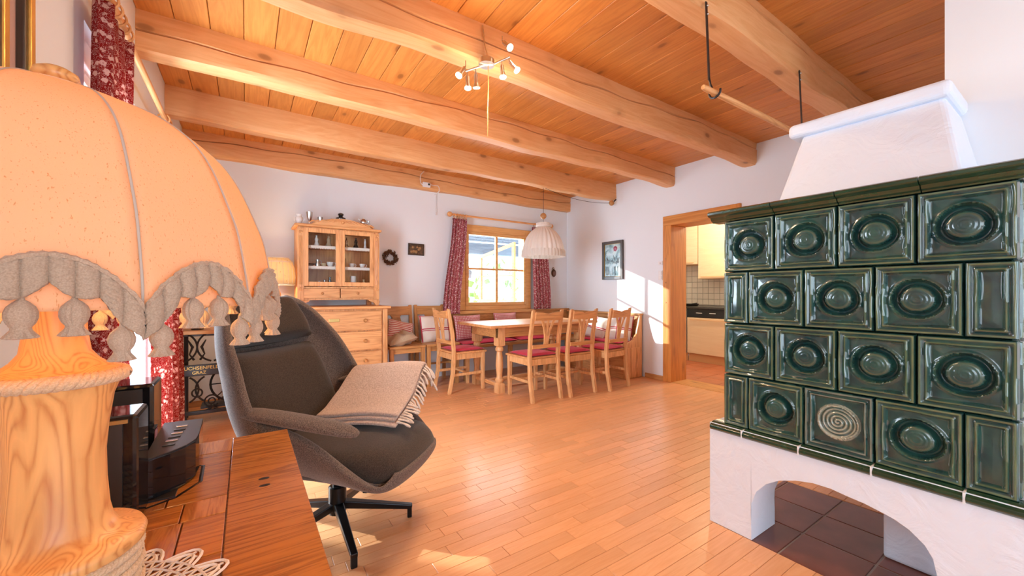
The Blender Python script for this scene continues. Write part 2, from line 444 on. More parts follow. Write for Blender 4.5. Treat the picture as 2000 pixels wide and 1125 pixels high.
M['snow'] = plain('snow', (.9, .92, .95), .9)
M['greywood'] = wood('grey_weathered_wood', (.26, .27, .30), (.16, .17, .2), 'X', .6, 0, .8, .08)
M['leaf'] = plain('shrub_leaf', (.30, .42, .08), .8, var=.4, bsc=8)
M['twig'] = plain('dry_cone_brown', (.11, .055, .03), .9, var=.5, bsc=60)
M['pot'] = plain('black_ceramic', (.012, .012, .014), .12, coat=1)
M['basket'] = shadecloth('cream_basket_shade', (.90, .78, .52), (.6, .42, .2), .55, 60)
M['bulb'] = plain('lit_bulb', (1, .9, .7), .4, emit=(1, .78, .48), es=9)
M['pendant'] = shadecloth('white_gathered_cotton', (.86, .82, .76), (.82, .78, .7), .35, 90)

def wpart(mb, name, mat, root, **kw):
    """part whose mesh is written in world coordinates, under an unrotated root"""
    o = mb.build(name, mat, root, **kw); o.location = -root.location; return o
def B(*a): return MB().box(*a)

# ================================================================== SETTING
XL, XR, YB, YR, ZC = -.5, 4.43, 4.96, -3.0, 2.68
CX, CYY = 2.56, .388            # chimney block corner
# ---- floor
floor = B(XL - .3, XR + .3, YR - .2, YB + .3, -.12, -.010).build('floor', M['grout']); skind(floor, 'warm beech strip parquet floor', 'floor')
def strip_mesh(L, w, h=.010, c=.0012):
    m = MB(); x, y = L / 2 - .0006, w / 2 - .0006
    v = [(-x, -y, -h), (x, -y, -h), (x, y, -h), (-x, y, -h), (-x, -y, -c), (x, -y, -c), (x, y, -c), (-x, y, -c),
         (-x + c, -y + c, 0), (x - c, -y + c, 0), (x - c, y - c, 0), (-x + c, y - c, 0)]
    return v, [(0, 4, 5, 1)[::-1], (1, 5, 6, 2)[::-1], (2, 6, 7, 3)[::-1], (3, 7, 4, 0)[::-1],
               (4, 8, 9, 5)[::-1], (5, 9, 10, 6)[::-1], (6, 10, 11, 7)[::-1], (7, 11, 8, 4)[::-1], (8, 9, 10, 11)]
SW, SL = .07, .42
fx, fy = sin(radians(YAW)), cos(radians(YAW))
def proj(x, y, z=0):
    d = x * fx + y * fy; l = x * fy - y * fx
    return (1000 + 775 * l / d, 572 - 775 * (z - HC) / d, d) if d > .05 else (9999, 9999, -1)
strips = []
y = YR; row = 0
rr = random.Random(3)
while y < YB - .001:
    w = min(SW, YB - y); x = XL - rr.uniform(0, SL)
    while x < XR:
        x0, x1 = max(x, XL), min(x + SL, XR)
        yc = y + w / 2
        segs = [(x0, x1)]
        if -.8 < yc < 1.07: segs = [s for s in ((x0, min(x1, 1.9)), (max(x0, 2.68), x1)) if s[1] - s[0] > .004]
        for a, b in segs:
            if b - a < .004: continue
            xc = (a + b) / 2; u, v_, d = proj(xc, yc)
            full = abs(b - a - SL) < .001 and w > SW - .001
            vis = 560 < u < 1500 and 760 < v_ < 1150 and not (xc > 1.8 and yc < 1.1) and d > 0
            strips.append((a, b, yc, w, full and vis, d))
        x += SL
    y += SW; row += 1
cand = sorted([s for s in strips if s[4]], key=lambda s: s[5])[:296]
cs = set(id(s) for s in cand)
v, f = strip_mesh(SL, SW)
first = None
for s in cand:
    xc = (s[0] + s[1]) / 2
    if first is None:
        first = MB().add(v, f).build('parquet_strip', M['parquet'], floor); o = first
    else:
        o = first.copy(); COL.objects.link(o); o.parent = floor
    o.location = (xc, s[2], 0)
mb = MB(); tone = []
for s in strips:
    if id(s) in cs: continue
    v2, f2 = strip_mesh(s[1] - s[0], s[3]); mb.M = T((s[0] + s[1]) / 2, s[2], 0); mb.add(v2, f2); tone += [rr.random()] * len(f2)
mb.M = Matrix(); mb.tone = tone; mb.build('parquet', M['parquet'], floor, kind='stuff')
# ---- hearth tiles
B(1.9, 2.68, -.8, 1.07, -.011, -.0045).build('grout_bed', M['grout'], floor)
t0 = None
for i in range(3):
    for j in range(-4, 3):
        x0 = 1.9 + .26 * i; y0 = .78 + .26 * (j - 1) + .0
        y1 = min(y0 + .26, 1.07)
        if y0 < -.75 or y0 > 1.06: continue
        if y1 - y0 < .03: continue
        if abs(y1 - y0 - .26) < .001:
            if t0 is None:
                t0 = B(-.1265, .1265, -.1265, .1265, -.012, -.001).build('hearth_tile', M['terra'], floor, bevel=.003); o = t0
            else: o = t0.copy(); COL.objects.link(o); o.parent = floor
            o.location = (x0 + .13, (y0 + y1) / 2, 0)
        else:
            o = B(-.1275, .1275, -(y1 - y0) / 2 + .0025, (y1 - y0) / 2 - .0025, -.012, -.001).build('hearth_tile', M['terra'], floor, bevel=.003)
            o.location = (x0 + .13, (y0 + y1) / 2, 0)
# ---- ceiling: boards over the beams
ceiling = B(XL - .3, XR + .3, YR - .2, YB + .3, ZC + .022, ZC + .12).build('ceiling', M['plank']); skind(ceiling, 'knotty pine board ceiling', 'ceiling')
PW = .1645; p0 = None
for i in range(30):
    if p0 is None:
        p0 = B(-PW / 2 + .0016, PW / 2 - .0016, YR, YB, 0, .022).build('ceiling_board', M['plank'], ceiling, bevel=.003, segs=1); o = p0
    else: o = p0.copy(); COL.objects.link(o); o.parent = ceiling
    o.location = (XL + PW * (i + .5), 0, ZC + (.0015 if i % 3 == 1 else 0))
# ---- beams
def beam(y0, zb, seed, crack=True, label='', x0=XL - .1, x1=XR + .05):
    r = random.Random(seed); n = 60
    ph = [r.uniform(0, 6.3) for _ in range(8)]
    H = ZC - zb + .02
    prof = [(0.006, H)]
    if crack: prof += [(0.0, H * .60), (.026, H * .575), (.001, H * .55)]
    else: prof += [(0, H * .5)]
    prof += [(.001, .030), (.005, .010), (.016, 0.0), (.06, -.001), (.115, .001), (.140, .010), (.158, .032), (.185, .12), (.20, H)]
    m = MB(); k = len(prof); vs = []
    for i in range(n + 1):
        t = i / n; x = x0 + (x1 - x0) * t
        dy = .010 * sin(3.1 * x + ph[0]) + .005 * sin(9 * x + ph[1]); dz = .008 * sin(2.3 * x + ph[2]) + .004 * sin(8 * x + ph[3])
        cz = .03 * sin(1.3 * x + ph[4]) + .006 * sin(11 * x + ph[5])
        for j, (a, b) in enumerate(prof):
            b2 = b + (cz if crack and 1 <= j <= 3 else 0); wob = .004 * sin(6 * x + j * 1.7 + ph[6])
            if b >= H - .001: vs.append((x, y0 + a + dy * .3, zb + b))
            else: vs.append((x, y0 + a + dy + wob, zb + b2 + dz * (1 - b / H)))
    fs = []
    for i in range(n):
        for j in range(k - 1): fs.append((i * k + j, (i + 1) * k + j, (i + 1) * k + j + 1, i * k + j + 1))
    fs.append(tuple(range(k))); fs.append(tuple(reversed([n * k + j for j in range(k)])))
    m.add(vs, fs)
    o = m.build('ceiling_beam', M['beam'], smooth=24); skind(o, label, 'beam'); return o
BY = [2.0, 2.95, 3.9, 4.86, 1.03]
beam(2.0, 2.455, 1, True, 'split ceiling beam from which the spotlight bar hangs')
beam(2.95, 2.46, 2, True, 'second ceiling beam from the window wall but one, with a long crack')
beam(3.9, 2.455, 3, False, 'uncracked ceiling beam above the dining table')
beam(4.86, 2.455, 4, True, 'last ceiling beam lying against the window wall')
beam(1.03, 2.455, 5, True, 'ceiling beam with iron hooks, running in behind the stove chimney')
beam(.06, 2.455, 6, True, 'ceiling beam nearest the camera', x1=CX)

# ---- walls
def wall(name, boxes, mat='wall', bevel=0):
    m = MB()
    for b in boxes: m.box(*b)
    o = m.build(name, M[mat], bevel=bevel); skind(o); return o
LW0, LW1 = 2.12, 3.72
wall('wall_left', [(XL - .32, XL, YR, -2.0, 0, ZC + .02), (XL - .32, XL, -.4, LW0, 0, ZC + .02), (XL - .32, XL, LW1, YB + .3, 0, ZC + .02),
                   (XL - .32, XL, -2.0, -.4, 0, .65), (XL - .32, XL, -2.0, -.4, 2.05, ZC + .02), (XL - .32, XL, LW0, LW1, 2.14, ZC + .02), (XL - .32, XL, LW0, LW1, -.02, .04)])
BX0, BX1, BZ0, BZ1 = 2.44, 3.66, .875, 2.075
wall('wall_back', [(XL, BX0, YB, YB + .3, 0, ZC + .02), (BX1, XR + .3, YB, YB + .3, 0, ZC + .02), (BX0, BX1, YB, YB + .3, 0, BZ0), (BX0, BX1, YB, YB + .3, BZ1, ZC + .02)])
DY0, DY1 = 2.28, 3.0
wall('wall_right', [(XR, XR + .27, CYY, DY0 - .1, 0, ZC + .02), (XR, XR + .27, DY1 + .1, YB, 0, ZC + .02), (XR, XR + .27, DY0 - .1, DY1 + .1, 2.07, ZC + .02)])
wall('wall_near_right', [(CX, XR + .3, YR, CYY, 0, ZC + .02)])
wall('wall_rear', [(XL - .3, -.3, YR - .25, YR, 0, ZC + .02), (2.3, XR, YR - .25, YR, 0, ZC + .02), (-.3, 2.3, YR - .25, YR, 2.3, ZC + .02)])
# window units
def window(name, axis, fixed, a0, a1, z0, z1, fw=.1, depth=.07, cols=2, rows=2, mat='winframe', glass='glass', lab=None, mull=.035, proud=0):
    """axis X: window lies in plane y=fixed, running along x; axis Y: plane x=fixed"""
    root = struct(name, lab, 'window' if lab else None)
    def bx(p0, p1, q0, q1, d0, d1):
        return B(p0, p1, fixed + d0, fixed + d1, q0, q1) if axis == 'X' else B(fixed + d0, fixed + d1, p0, p1, q0, q1)
    m = MB()
    for q in ((a0, a0 + fw, z0, z1), (a1 - fw, a1, z0, z1), (a0 + fw, a1 - fw, z1 - fw, z1), (a0 + fw, a1 - fw, z0, z0 + fw * .7)):
        g = bx(*q, -depth / 2, depth / 2); m.add(g.v, g.f)
    m.build('frame', M[mat], root, bevel=.006)
    m = MB(); i0, i1, j0, j1 = a0 + fw, a1 - fw, z0 + fw * .7, z1 - fw; s = .045
    for q in ((i0, i0 + s, j0, j1), (i1 - s, i1, j0, j1), (i0 + s, i1 - s, j1 - s, j1), (i0 + s, i1 - s, j0, j0 + s)):
        g = bx(*q, -depth / 2 - .012, depth / 2 - .02); m.add(g.v, g.f)
    m.build('sash', M[mat], root, bevel=.004)
    i0 += s; i1 -= s; j0 += s; j1 -= s
    for c in range(1, cols):
        x = i0 + (i1 - i0) * c / cols
        bx(x - mull / 2, x + mull / 2, j0, j1, -.022, .014).build('glazing_bar', M[mat], root, bevel=.003)
    for r in range(1, rows):
        z = j0 + (j1 - j0) * r / rows
        bx(i0, i1, z - mull * .4, z + mull * .4, -.018, .010).build('glazing_bar', M[mat], root, bevel=.003)
    for c in range(cols):
        for r in range(rows):
            xa, xb = i0 + (i1 - i0) * c / cols, i0 + (i1 - i0) * (c + 1) / cols; za, zb_ = j0 + (j1 - j0) * r / rows, j0 + (j1 - j0) * (r + 1) / rows
            bx(xa + .004, xb - .004, za + .004, zb_ - .004, -.003, .003).build('pane', M[glass], root)
    return root
w1 = window('window_1', 'X', YB + .0, BX0, BX1, BZ0, BZ1, fw=.095, lab='four-pane window with larch frame above the corner bench')
B(BX0 - .02, BX1 + .02, YB - .10, YB + .04, BZ0 - .045, BZ0 - .002).build('sill', M['winframe'], w1, bevel=.006)
window('window_2', 'Y', XL - .07, LW0, LW1, .04, 2.14, cols=1, rows=1, mat='white', lab='bright glazed terrace door between the red curtains')
window('window_3', 'Y', XL - .20, -2.0, -.4, .65, 2.05, cols=2, rows=2)
window('window_4', 'X', YR - .15, -.3, 2.3, .0, 2.3, cols=3, rows=1)
# door lining to the kitchen
d = struct('door_1', 'open doorway to the kitchen lined with thick orange larch', 'doorway')
B(XR - .03, XR + .30, DY1, DY1 + .115, 0, 1.965).build('post', M['door'], d, bevel=.005)
B(XR - .03, XR + .30, DY0 - .115, DY0, 0, 2.085).build('post', M['door'], d, bevel=.005)
B(XR - .03, XR + .30, DY0, DY1 + .115, 1.965, 2.085).build('lintel', M['door_y'], d, bevel=.005)
for z in (.45, 1.0, 1.25, 1.55):
    MB().cyl((XR - .034, DY1 + .075, z), (XR - .028, DY1 + .075, z), .010, n=10).build('dowel', M['old'], d)
skind(B(XR - .015, XR, 3.12, 3.40, 0, .06).build('baseboard_right', M['old_y'], bevel=.003))
skind(B(XL, 2.0, YB - .015, YB, 0, .06).build('baseboard_back', M['old_x'], bevel=.003))
skind(B(XL, XL + .015, 3.5, YB, 0, .06).build('baseboard_left', M['old_y'], bevel=.003))

# ---- kitchen beyond the doorway
B(XR, XR + .32, DY0, DY1, -.011, .004).build('threshold', M['old_y'], d, bevel=.002)
KX = 6.66
wall('wall_kitchen_back', [(KX, KX + .1, 1.0, 6.2, 0, ZC)])
wall('wall_kitchen_left', [(XR + .27, KX, 5.2, 5.3, 0, ZC)])
wall('wall_kitchen_right', [(XR + .27, KX, 1.0, 1.1, 0, ZC)])
skind(B(XR + .2, KX + .1, 1.0, 6.2, ZC, ZC + .1).build('ceiling_kitchen', M['wall']))
kf = B(XR + .30, KX, 1.0, 6.2, -.05, -.008).build('floor_kitchen', M['grout']); skind(kf, 'terracotta tiled kitchen floor', 'floor')
k0 = None; 
for i in range(7):
    for j in range(14):
        x = XR + .31 + .165 + .33 * i; yy = 1.3 + .165 + .33 * j
        if x > KX - .2 or not (2.0 < yy < 5.2): continue
        if k0 is None: k0 = B(-.162, .162, -.162, .162, -.01, .0).build('floor_tile', M['terra2'], kf, bevel=.003); o = k0
        else: o = k0.copy(); COL.objects.link(o); o.parent = kf
        o.location = (x, yy, 0)
light('kitchen_lamp', 'POINT', (5.6, 2.9, 2.3), 75, (1, .78, .52), radius=.12)
# backsplash tiles
bsp = B(KX - .012, KX, 2.6, 5.0, .90, 1.62).build('trim_1', M['grout']); skind(bsp, 'beige tiled splashback behind the kitchen hob', 'splashback')
k0 = None
for i in range(14):
    for j in range(7):
        if k0 is None: k0 = B(-.008, 0, -.0475, .0475, -.0475, .0475).build('wall_tile', M['kittile'], bsp, bevel=.002, segs=1); o = k0
        else: o = k0.copy(); COL.objects.link(o); o.parent = bsp
        o.location = (KX - .012, 3.15 + .1 * i, .96 + .1 * j)
def cab(name, label, x0, y0, y1, z0, z1, doors=1, hz='bottom', group=None, x1=KX - .02, plinth=False):
    r = thing(name, label, 'cabinet', ((x0 + x1) / 2, (y0 + y1) / 2, 0 if z0 < .5 else z0), group=group)
    wpart(B(x0 + .02, x1, y0, y1, z0, z1), 'body', M['kitedge'], r, bevel=.002)
    if plinth: wpart(B(x0 + .05, x0 + .07, y0, y1, 0.0, z0), 'plinth', M['kitedge'], r)
    w = (y1 - y0) / doors
    for k in range(doors):
        a, b = y0 + w * k, y0 + w * (k + 1)
        dd = wpart(B(x0, x0 + .02, a + .003, b - .003, z0 + .004, z1 - .004), 'door', M['kitfront'], r, bevel=.003)
        zh = z0 + .035 if hz == 'bottom' else z1 - .035
        h = MB().bar((x0 - .02, a + .06, zh), (x0 - .02, b - .06, zh), .012, .012); h.bar((x0, a + .08, zh), (x0 - .02, a + .08, zh), .008, .008); h.bar((x0, b - .08, zh), (x0 - .02, b - .08, zh), .008, .008)
        h.build('handle', M['kitedge'], dd)
    return r
cab('wall_cabinet', 'shorter birch wall cabinet left of its long neighbour, seen through the kitchen doorway', 6.31, 3.80, 4.40, 1.60, 2.30)
cab('wall_cabinet', 'longer birch wall cabinet beside the stove edge, seen through the kitchen doorway', 6.31, 3.18, 3.79, 1.35, 2.30)
cab('base_cabinet', 'birch base cabinet under the dark kitchen worktop', 6.06, 3.05, 3.83, .13, .72, plinth=True, hz='top')
o = thing('dishwasher_panel', 'dark control panel with pale print below the kitchen worktop', 'appliance', (6.1, 3.44, .725))
wpart(B(6.06, 6.6, 3.05, 3.83, .725, .86), 'panel', M['gloss'], o, bevel=.004)
for k in range(2): wpart(B(6.055, 6.06, 3.35 + .22 * k, 3.45 + .22 * k, .79, .80), 'print', M['white'], o)
o = thing('oven', 'steel fronted oven left of the birch base cabinet', 'oven', (6.3, 4.14, 0))
wpart(B(6.06, 6.6, 3.84, 4.44, .13, .86), 'body', M['steel'], o, bevel=.004)
wpart(B(6.045, 6.06, 3.90, 4.38, .30, .66), 'door_glass', M['gloss'], o, bevel=.004)
wpart(B(6.045, 6.06, 3.86, 4.42, .13, .24), 'drawer', M['white'], o, bevel=.004)
wpart(B(6.10, 6.12, 3.84, 4.44, 0, .13), 'plinth', M['kitedge'], o)
for k in range(3): wpart(MB().cyl((6.03, 3.95 + .12 * k, .79), (6.06, 3.95 + .12 * k, .79), .016), 'knob', M['white'], o, smooth=40)
tag(B(6.04, KX - .02, 3.0, 4.5, .862, .895).build('worktop', M['worktop'], bevel=.004), 'dark kitchen worktop along the tiled splashback', 'worktop')
o = thing('frying_pan', 'black pan standing on the dark kitchen worktop', 'pan', (6.32, 3.92, .896))
MB().lathe([(.0, 0), (.10, 0), (.125, .035), (.128, .04), (.118, .037), (.096, .006), (0, .006)], n=20, cap=False).build('bowl', M['blackp'], o, smooth=40)
MB().bar((-.11, -.04, .035), (-.16, -.2, .055), .02, .012).build('handle', M['blackp'], o)

# ================================================================== TILED STOVE
st = thing('tiled_stove', 'green glazed tiled stove on a white arched plaster base', 'stove', (2.2, .6, 0))
SX = 1.9; SY0, SY1 = .085, 1.08; SZ = .485
# base: front panel with arched opening (thickness .23)
arch = []
for u, v_ in ((1468, 1051), (1466, 1015), (1468, 983), (1477, 961), (1496, 946), (1522, 939), (1553, 939), (1587, 944), (1622, 955), (1655, 970), (1690, 985), (1719, 1000), (1748, 1016), (1776, 1036), (1806, 1066), (1822, 1092), (1830, 1125)):
    a = (u - 1000) / 775; dx, dy = fx + a * fy, fy - a * fx; t = SX / dx
    arch.append((dy * t, HC - (v_ - 572) / 775 * t))
arch[0] = (arch[0][0], 0.0)
arch = [(y_, max(0, z_)) for y_, z_ in arch] + [(arch[-1][0] - .004, 0.0)]
def arched_front(x0, x1, y0, y1, zt, arch):
    # strip quads between the arch line and the top edge
    m = MB()
    lo = [(y1, 0)] + [(y1 - .0001, 0)] + arch + [(y0 + .0001, 0), (y0, 0)]
    lo = [(y1, 0)] + arch + [(y0, 0)]
    n = len(lo)
    vs = []
    for x in (x0, x1):
        for y_, z_ in lo: vs.append((x, y_, z_))
        for y_, z_ in lo: vs.append((x, y_, zt))
    fs = []
    for i in range(n - 1):
        fs.append((i, i + 1, n + i + 1, n + i)); b = 2 * n
        fs.append((b + i + 1, b + i, b + n + i, b + n + i + 1))
        fs.append((i + 1, i, b + i, b + i + 1))
        fs.append((n + i, n + i + 1, b + n + i + 1, b + n + i))
    fs.append((0, n, 3 * n, 2 * n)); fs.append((n - 1, 3 * n - 1, 4 * n - 1, 2 * n - 1))
    return m.add(vs, fs)
fr = arched_front(SX, SX + .23, SY0, SY1, SZ, arch)
wpart(fr, 'arched_base', M['stove_plaster'], st, smooth=50, bevel=.014, segs=3)
m = MB().box(SX + .345, CX - .02, SY0 - .25, .52, 0, SZ - .03)
wpart(m, 'pillar', M['stove_plaster'], st, bevel=.012)
wpart(B(SX + .229, CX + .1, CYY + .002, SY1 - .002, SZ - .06, SZ + .02), 'soffit', M['stove_plaster'], st)
# tiled body core
TX = SX + .022; TY0, TY1 = .138, 1.024
wpart(B(TX + .052, CX - .002, TY0 + .02, TY1 - .02, SZ - .03, 1.48), 'core', M['mould'], st)
def tile_mesh(w, h, circ=True, spiral=False, nx=None, seed=0):
    nx = nx or 58; ny = int(nx * h / w) if circ else 58
    rnd = random.Random(seed); pa, pb = rnd.uniform(0, 6), rnd.uniform(0, 6)
    def ss(x): x = min(max(x, 0), 1); return x * x * (3 - 2 * x)
    def H(x, z):
        ex = w / 2 - abs(x); ez = h / 2 - abs(z)
        wob = .0012 * sin(38 * x + pa) * sin(33 * z + pb)
        e = min(ex, ez) + (wob * 1.5)
        if min(ex, ez) < 1e-6: return -.020
        # outer roll, shoulder, inner ridge, then the sunk panel
        hgt = .0
        if e < .004: hgt = -.006 * (1 - e / .004)
        elif e < .011: hgt = .0
        elif e < .014: hgt = -.006 * ss((e - .011) / .003)
        elif e < .019: hgt = -.006
        elif e < .022: hgt = -.006 + .007 * ss((e - .019) / .003)
        elif e < .0255: hgt = .001
        elif e < .033: hgt = .001 - .017 * ss((e - .0255) / .0075)
        else: hgt = -.016 + .002 * ss((e - .033) / .03) + wob
        if circ:
            r = sqrt(x * x + (z - .0) ** 2) * (1 + .02 * sin(3 * math.atan2(z, x) + pa))
            if e > .03:
                if spiral:
                    if r < .066:
                        th = math.atan2(z, x)
                        hgt = -.012 - .004 * cos(2 * pi * (r / .0135 - th / (2 * pi))) * ss((.066 - r) / .006)
                        if r > .060: hgt = -.006 + (r - .063) ** 2 * 250
                else:
                    if r < .078: hgt = -.0140 + .004 * ss((.078 - r) / .006) if r > .067 else hgt
                    if .043 < r < .068: hgt = -.013 - .030 * sin(pi * (r - .043) / .025) ** .8
                    elif r <= .043: hgt = -.013 + .007 * (1 - (r / .043) ** 2) + .0011 * cos(r * 560)
        return hgt
    m = MB()
    ax = sorted(set([-w / 2, w / 2] + [round(-w / 2 + w * i / nx, 5) for i in range(nx + 1)]))
    az = [-h / 2 + h * i / ny for i in range(ny + 1)]
    vs = [(-H(x_, z_), x_, z_) for z_ in az for x_ in ax]; k = len(ax)
    fs = [(j * k + i, (j + 1) * k + i, (j + 1) * k + i + 1, j * k + i + 1) for j in range(len(az) - 1) for i in range(k - 1)]
    def rimf(y_, z_):
        e = min(w / 2 - abs(y_), h / 2 - abs(z_)); q = sqrt(y_ * y_ + z_ * z_)
        f = max(0, 1 - abs(e - .0075) / .004) * .8 + max(0, 1 - abs(e - .024) / .003)
        if spiral and q < .07: f = max(f, .9 if .059 < q else .5 + .4 * cos(2 * pi * (q / .0135 - math.atan2(z_, y_) / (2 * pi)) + pi))
        elif circ: f = max(f, .35 * max(0, 1 - abs(q - .069) / .003), .3 * max(0, 1 - abs(q - .036) / .004))
        return min(1, max(0, f)) * (.6 if spiral and q >= .07 else 1)
    m.rim = [rimf(p[1], p[2]) for p in vs]
    return m.add(vs, fs)
TW, TH = (TY1 - TY0) / 4, .2435
rows_z = [SZ + .004 + TH * (k + .5) for k in range(4)]
full = [tile_mesh(TW - .002, TH - .002, seed=s) for s in (1, 2)]
half = tile_mesh(TW / 2 - .002, TH - .002, circ=False, seed=3, nx=30)
spir = tile_mesh(TW - .002, TH - .002, spiral=True, seed=4, nx=84)
proto = {}
def put(kind, y_, z_):
    src = {'f0': full[0], 'f1': full[1], 'h': half, 's': spir}[kind]
    if kind not in proto:
        o = src.build('stove_tile', M['tile2' if kind == 's' else 'tile'], st, smooth=60); proto[kind] = o
    else:
        o = proto[kind].copy(); COL.objects.link(o); o.parent = st
    if kind == 's': o['label'] = 'tile with a pale spiral disc instead of a hollow'
    elif kind == 'h': o['label'] = 'narrow tile with a plain sunk panel'
    o.location = Vector((TX, y_, z_)) - st.location
for r_, z_ in enumerate(rows_z):
    if r_ % 2 == 1:       # rows with four whole tiles (second and top)
        for k in range(4): put('f%d' % ((k + r_) % 2), TY0 + TW * (k + .5), z_)
    else:
        put('h', TY0 + TW * .25, z_); put('h', TY1 - TW * .25, z_)
        for k in range(3):
            put('s' if (r_ == 0 and k == 1) else 'f%d' % ((k + r_) % 2), TY0 + TW * (k + 1), z_)
# short side of the body, faced with the same tiles
for r_, z_ in enumerate(rows_z):
    for k in range(2):
        o = proto['f%d' % (k % 2)].copy(); COL.objects.link(o); o.parent = st; o.rotation_euler[2] = radians(90)
        o.location = Vector((TX + .028 + TW * (k + .5), TY0 - .004, z_)) - st.location
        o = proto['f%d' % (k % 2)].copy(); COL.objects.link(o); o.parent = st; o.rotation_euler[2] = radians(-90)
        o.location = Vector((TX + .028 + TW * (k + .5), TY1 + .004, z_)) - st.location
# mouldings: profile (out, z) swept along front pieces
def mould(prof, y0, y1, name):
    m = MB(); n = 2
    m.prism([(-a, b) for a, b in prof], y0 + .0012, y1 - .0012, 'XZ')
    m.M = Matrix(); m.v = [(x + TX, y_, z_) for x, y_, z_ in m.v]
    return wpart(m, name, M['mould'], st, smooth=50, bevel=.0015)
zc = rows_z[3] + TH / 2
cor = [(-.06, zc), (.0, zc), (.004, zc + .006), (.012, zc + .008), (.018, zc + .016), (.022, zc + .022), (.040, zc + .026), (.048, zc + .034), (.048, zc + .044), (.040, zc + .050), (-.06, zc + .050)]
bot = [(-.04, SZ + .006), (-.04, SZ - .035), (.018, SZ - .035), (.030, SZ - .030), (.036, SZ - .020), (.034, SZ - .010), (.026, SZ - .004), (.018, SZ - .001), (.014, SZ + .003), (.004, SZ + .006)]
seam_t = [TY0 - .03, .346, .575, .80, TY1 + .055]
for a, b in zip(seam_t[:-1], seam_t[1:]): mould(cor, a, b, 'cornice_piece')
seam_b = [TY0 - .05, .245, .47, .70, .925, TY1 + .052]
for a, b in zip(seam_b[:-1], seam_b[1:]): mould(bot, a + .0015, b - .0015, 'foot_moulding')
for a in seam_b[1:-1]: wpart(B(TX - .033, TX + .02, a - .003, a + .003, SZ - .034, SZ + .002), 'grout_joint', M['wall'], st)
wpart(B(TX + .01, CX - .002, TY0 - .028, TY1 + .05, zc + .006, zc + .047), 'top_slab', M['mould'], st, bevel=.004)
# plaster hood
def frus(b, t, z0, z1):
    (a0, a1, c0, c1), (e0, e1, g0, g1) = b, t
    return MB().add([(a0, c0, z0), (a1, c0, z0), (a1, c1, z0), (a0, c1, z0), (e0, g0, z1), (e1, g0, z1), (e1, g1, z1), (e0, g1, z1)],
                    [(3, 2, 1, 0), (4, 5, 6, 7), (0, 1, 5, 4), (1, 2, 6, 5), (2, 3, 7, 6), (3, 0, 4, 7)])
wpart(frus((2.03, CX, .262, .845), (2.25, CX, .340, .815), zc + .045, 1.885), 'hood', M['stove_plaster'], st, bevel=.018, segs=3)
wpart(B(2.215, CX, .318, .865, 1.875, 1.94), 'mantel_ledge', M['stove_plaster'], st, bevel=.022, segs=4)

# ================================================================== DINING CORNER
def make_chair(name='dining_chair', label='', loc=(0, 0, 0), rotz=0, group=None):
    t = thing(name, label, 'chair', loc, rotz, group)
    w, dp, zs, zt = .20, .20, .455, .935          # half width, half depth ; front is local -Y
    for s in (-1, 1):
        MB().bar((s * (w - .022), -dp + .02, 0), (s * (w - .022), -dp + .02, zs - .02), .034, .034, w2=.042, h2=.042, up=(0, 1, 0)).build('leg', M['chair'], t, bevel=.004)
        # back leg and post in one sawn piece
        pr = [(dp + .075, 0), (dp + .04, 0), (dp - .005, .22), (dp - .018, .45), (dp + .0, .66), (dp + .055, zt), (dp + .085, zt + .012), (dp + .038, .66), (dp + .022, .45), (dp + .035, .22)]
        MB().prism(pr[::-1], s * (w - .012) - .018, s * (w - .012) + .018, 'YZ').build('leg', M['chair'], t, bevel=.004)
    MB().prism([(-w - .01, -dp - .02), (w + .01, -dp - .02), (w - .005, dp), (-w + .005, dp)], zs - .022, zs, 'XY').build('seat', M['pine_x'], t, bevel=.006)
    m = MB().box(-w + .04, w - .04, -dp + .01, -dp + .03, zs - .085, zs - .022).box(-w + .03, w - .03, dp - .01, dp + .012, zs - .085, zs - .022)
    m.box(-w + .01, -w + .03, -dp + .04, dp - .02, zs - .085, zs - .022).box(w - .03, w - .01, -dp + .04, dp - .02, zs - .085, zs - .022)
    m.build('apron', M['chair'], t)
    for s in (-1, 1): B(s * (w - .022) - .010, s * (w - .022) + .010, -dp + .03, dp + .01, .185, .215).build('stretcher', M['chair'], t, bevel=.003)
    B(-w + .02, w - .02, -.012, .010, .188, .212).build('stretcher', M['chair'], t, bevel=.003)
    # back: crest, lower rail, fan splat of three bars
    ry = radians(-11.0)
    def yz(z): return dp + .018 + max(0, z - .47) * .145
    crest = [(-w + .03, .835), (w - .03, .835), (w - .03, .925), (.05, .915), (0, .90), (-.05, .915), (-w + .03, .925)]
    def plate(poly, th=.018):
        m = MB(); n = len(poly); vs = [(x, yz(z) - th / 2, z) for x, z in poly] + [(x, yz(z) + th / 2, z) for x, z in poly]
        m.add(vs, [tuple(range(n)), tuple(range(2 * n - 1, n - 1, -1))] + [(i, i + n, (i + 1) % n + n, (i + 1) % n) for i in range(n)]); return m
    plate(crest).build('crest_rail', M['pine_x'], t, bevel=.003)
    plate([(-w + .025, .545), (w - .025, .545), (w - .025, .585), (-w + .025, .585)]).build('rail', M['pine_x'], t, bevel=.003)
    m = MB()
    for x0, x1, ww in ((-.018, -.075, .022), (0, 0, .020), (.018, .075, .022)):
        pts = []
        for k in range(9):
            q = k / 8; xx = x0 + (x1 - x0) * q ** 2.2; z = .585 + .25 * q; hw = ww / 2 * (1 + 1.1 * max(0, q - .55) + .5 * max(0, .2 - q))
            pts.append((xx, z, hw))
        poly = [(x - h, z) for x, z, h in pts] + [(x + h, z) for x, z, h in reversed(pts)]
        g = plate(poly[::-1], .013); m.add(g.v, g.f)
    m.build('splat', M['chair'], t, bevel=.002)
    return t
def cushion_pad(label, loc, rotz, w=.385, d=.39, h=.035, name='seat_cushion', mat='red', group=None):
    o = MB().pillow(w, d, h, n=12, e=.22).build(name, M[mat], smooth=60)
    o.location = loc; o.rotation_euler[2] = radians(rotz); return tag(o, label, 'cushion', group)
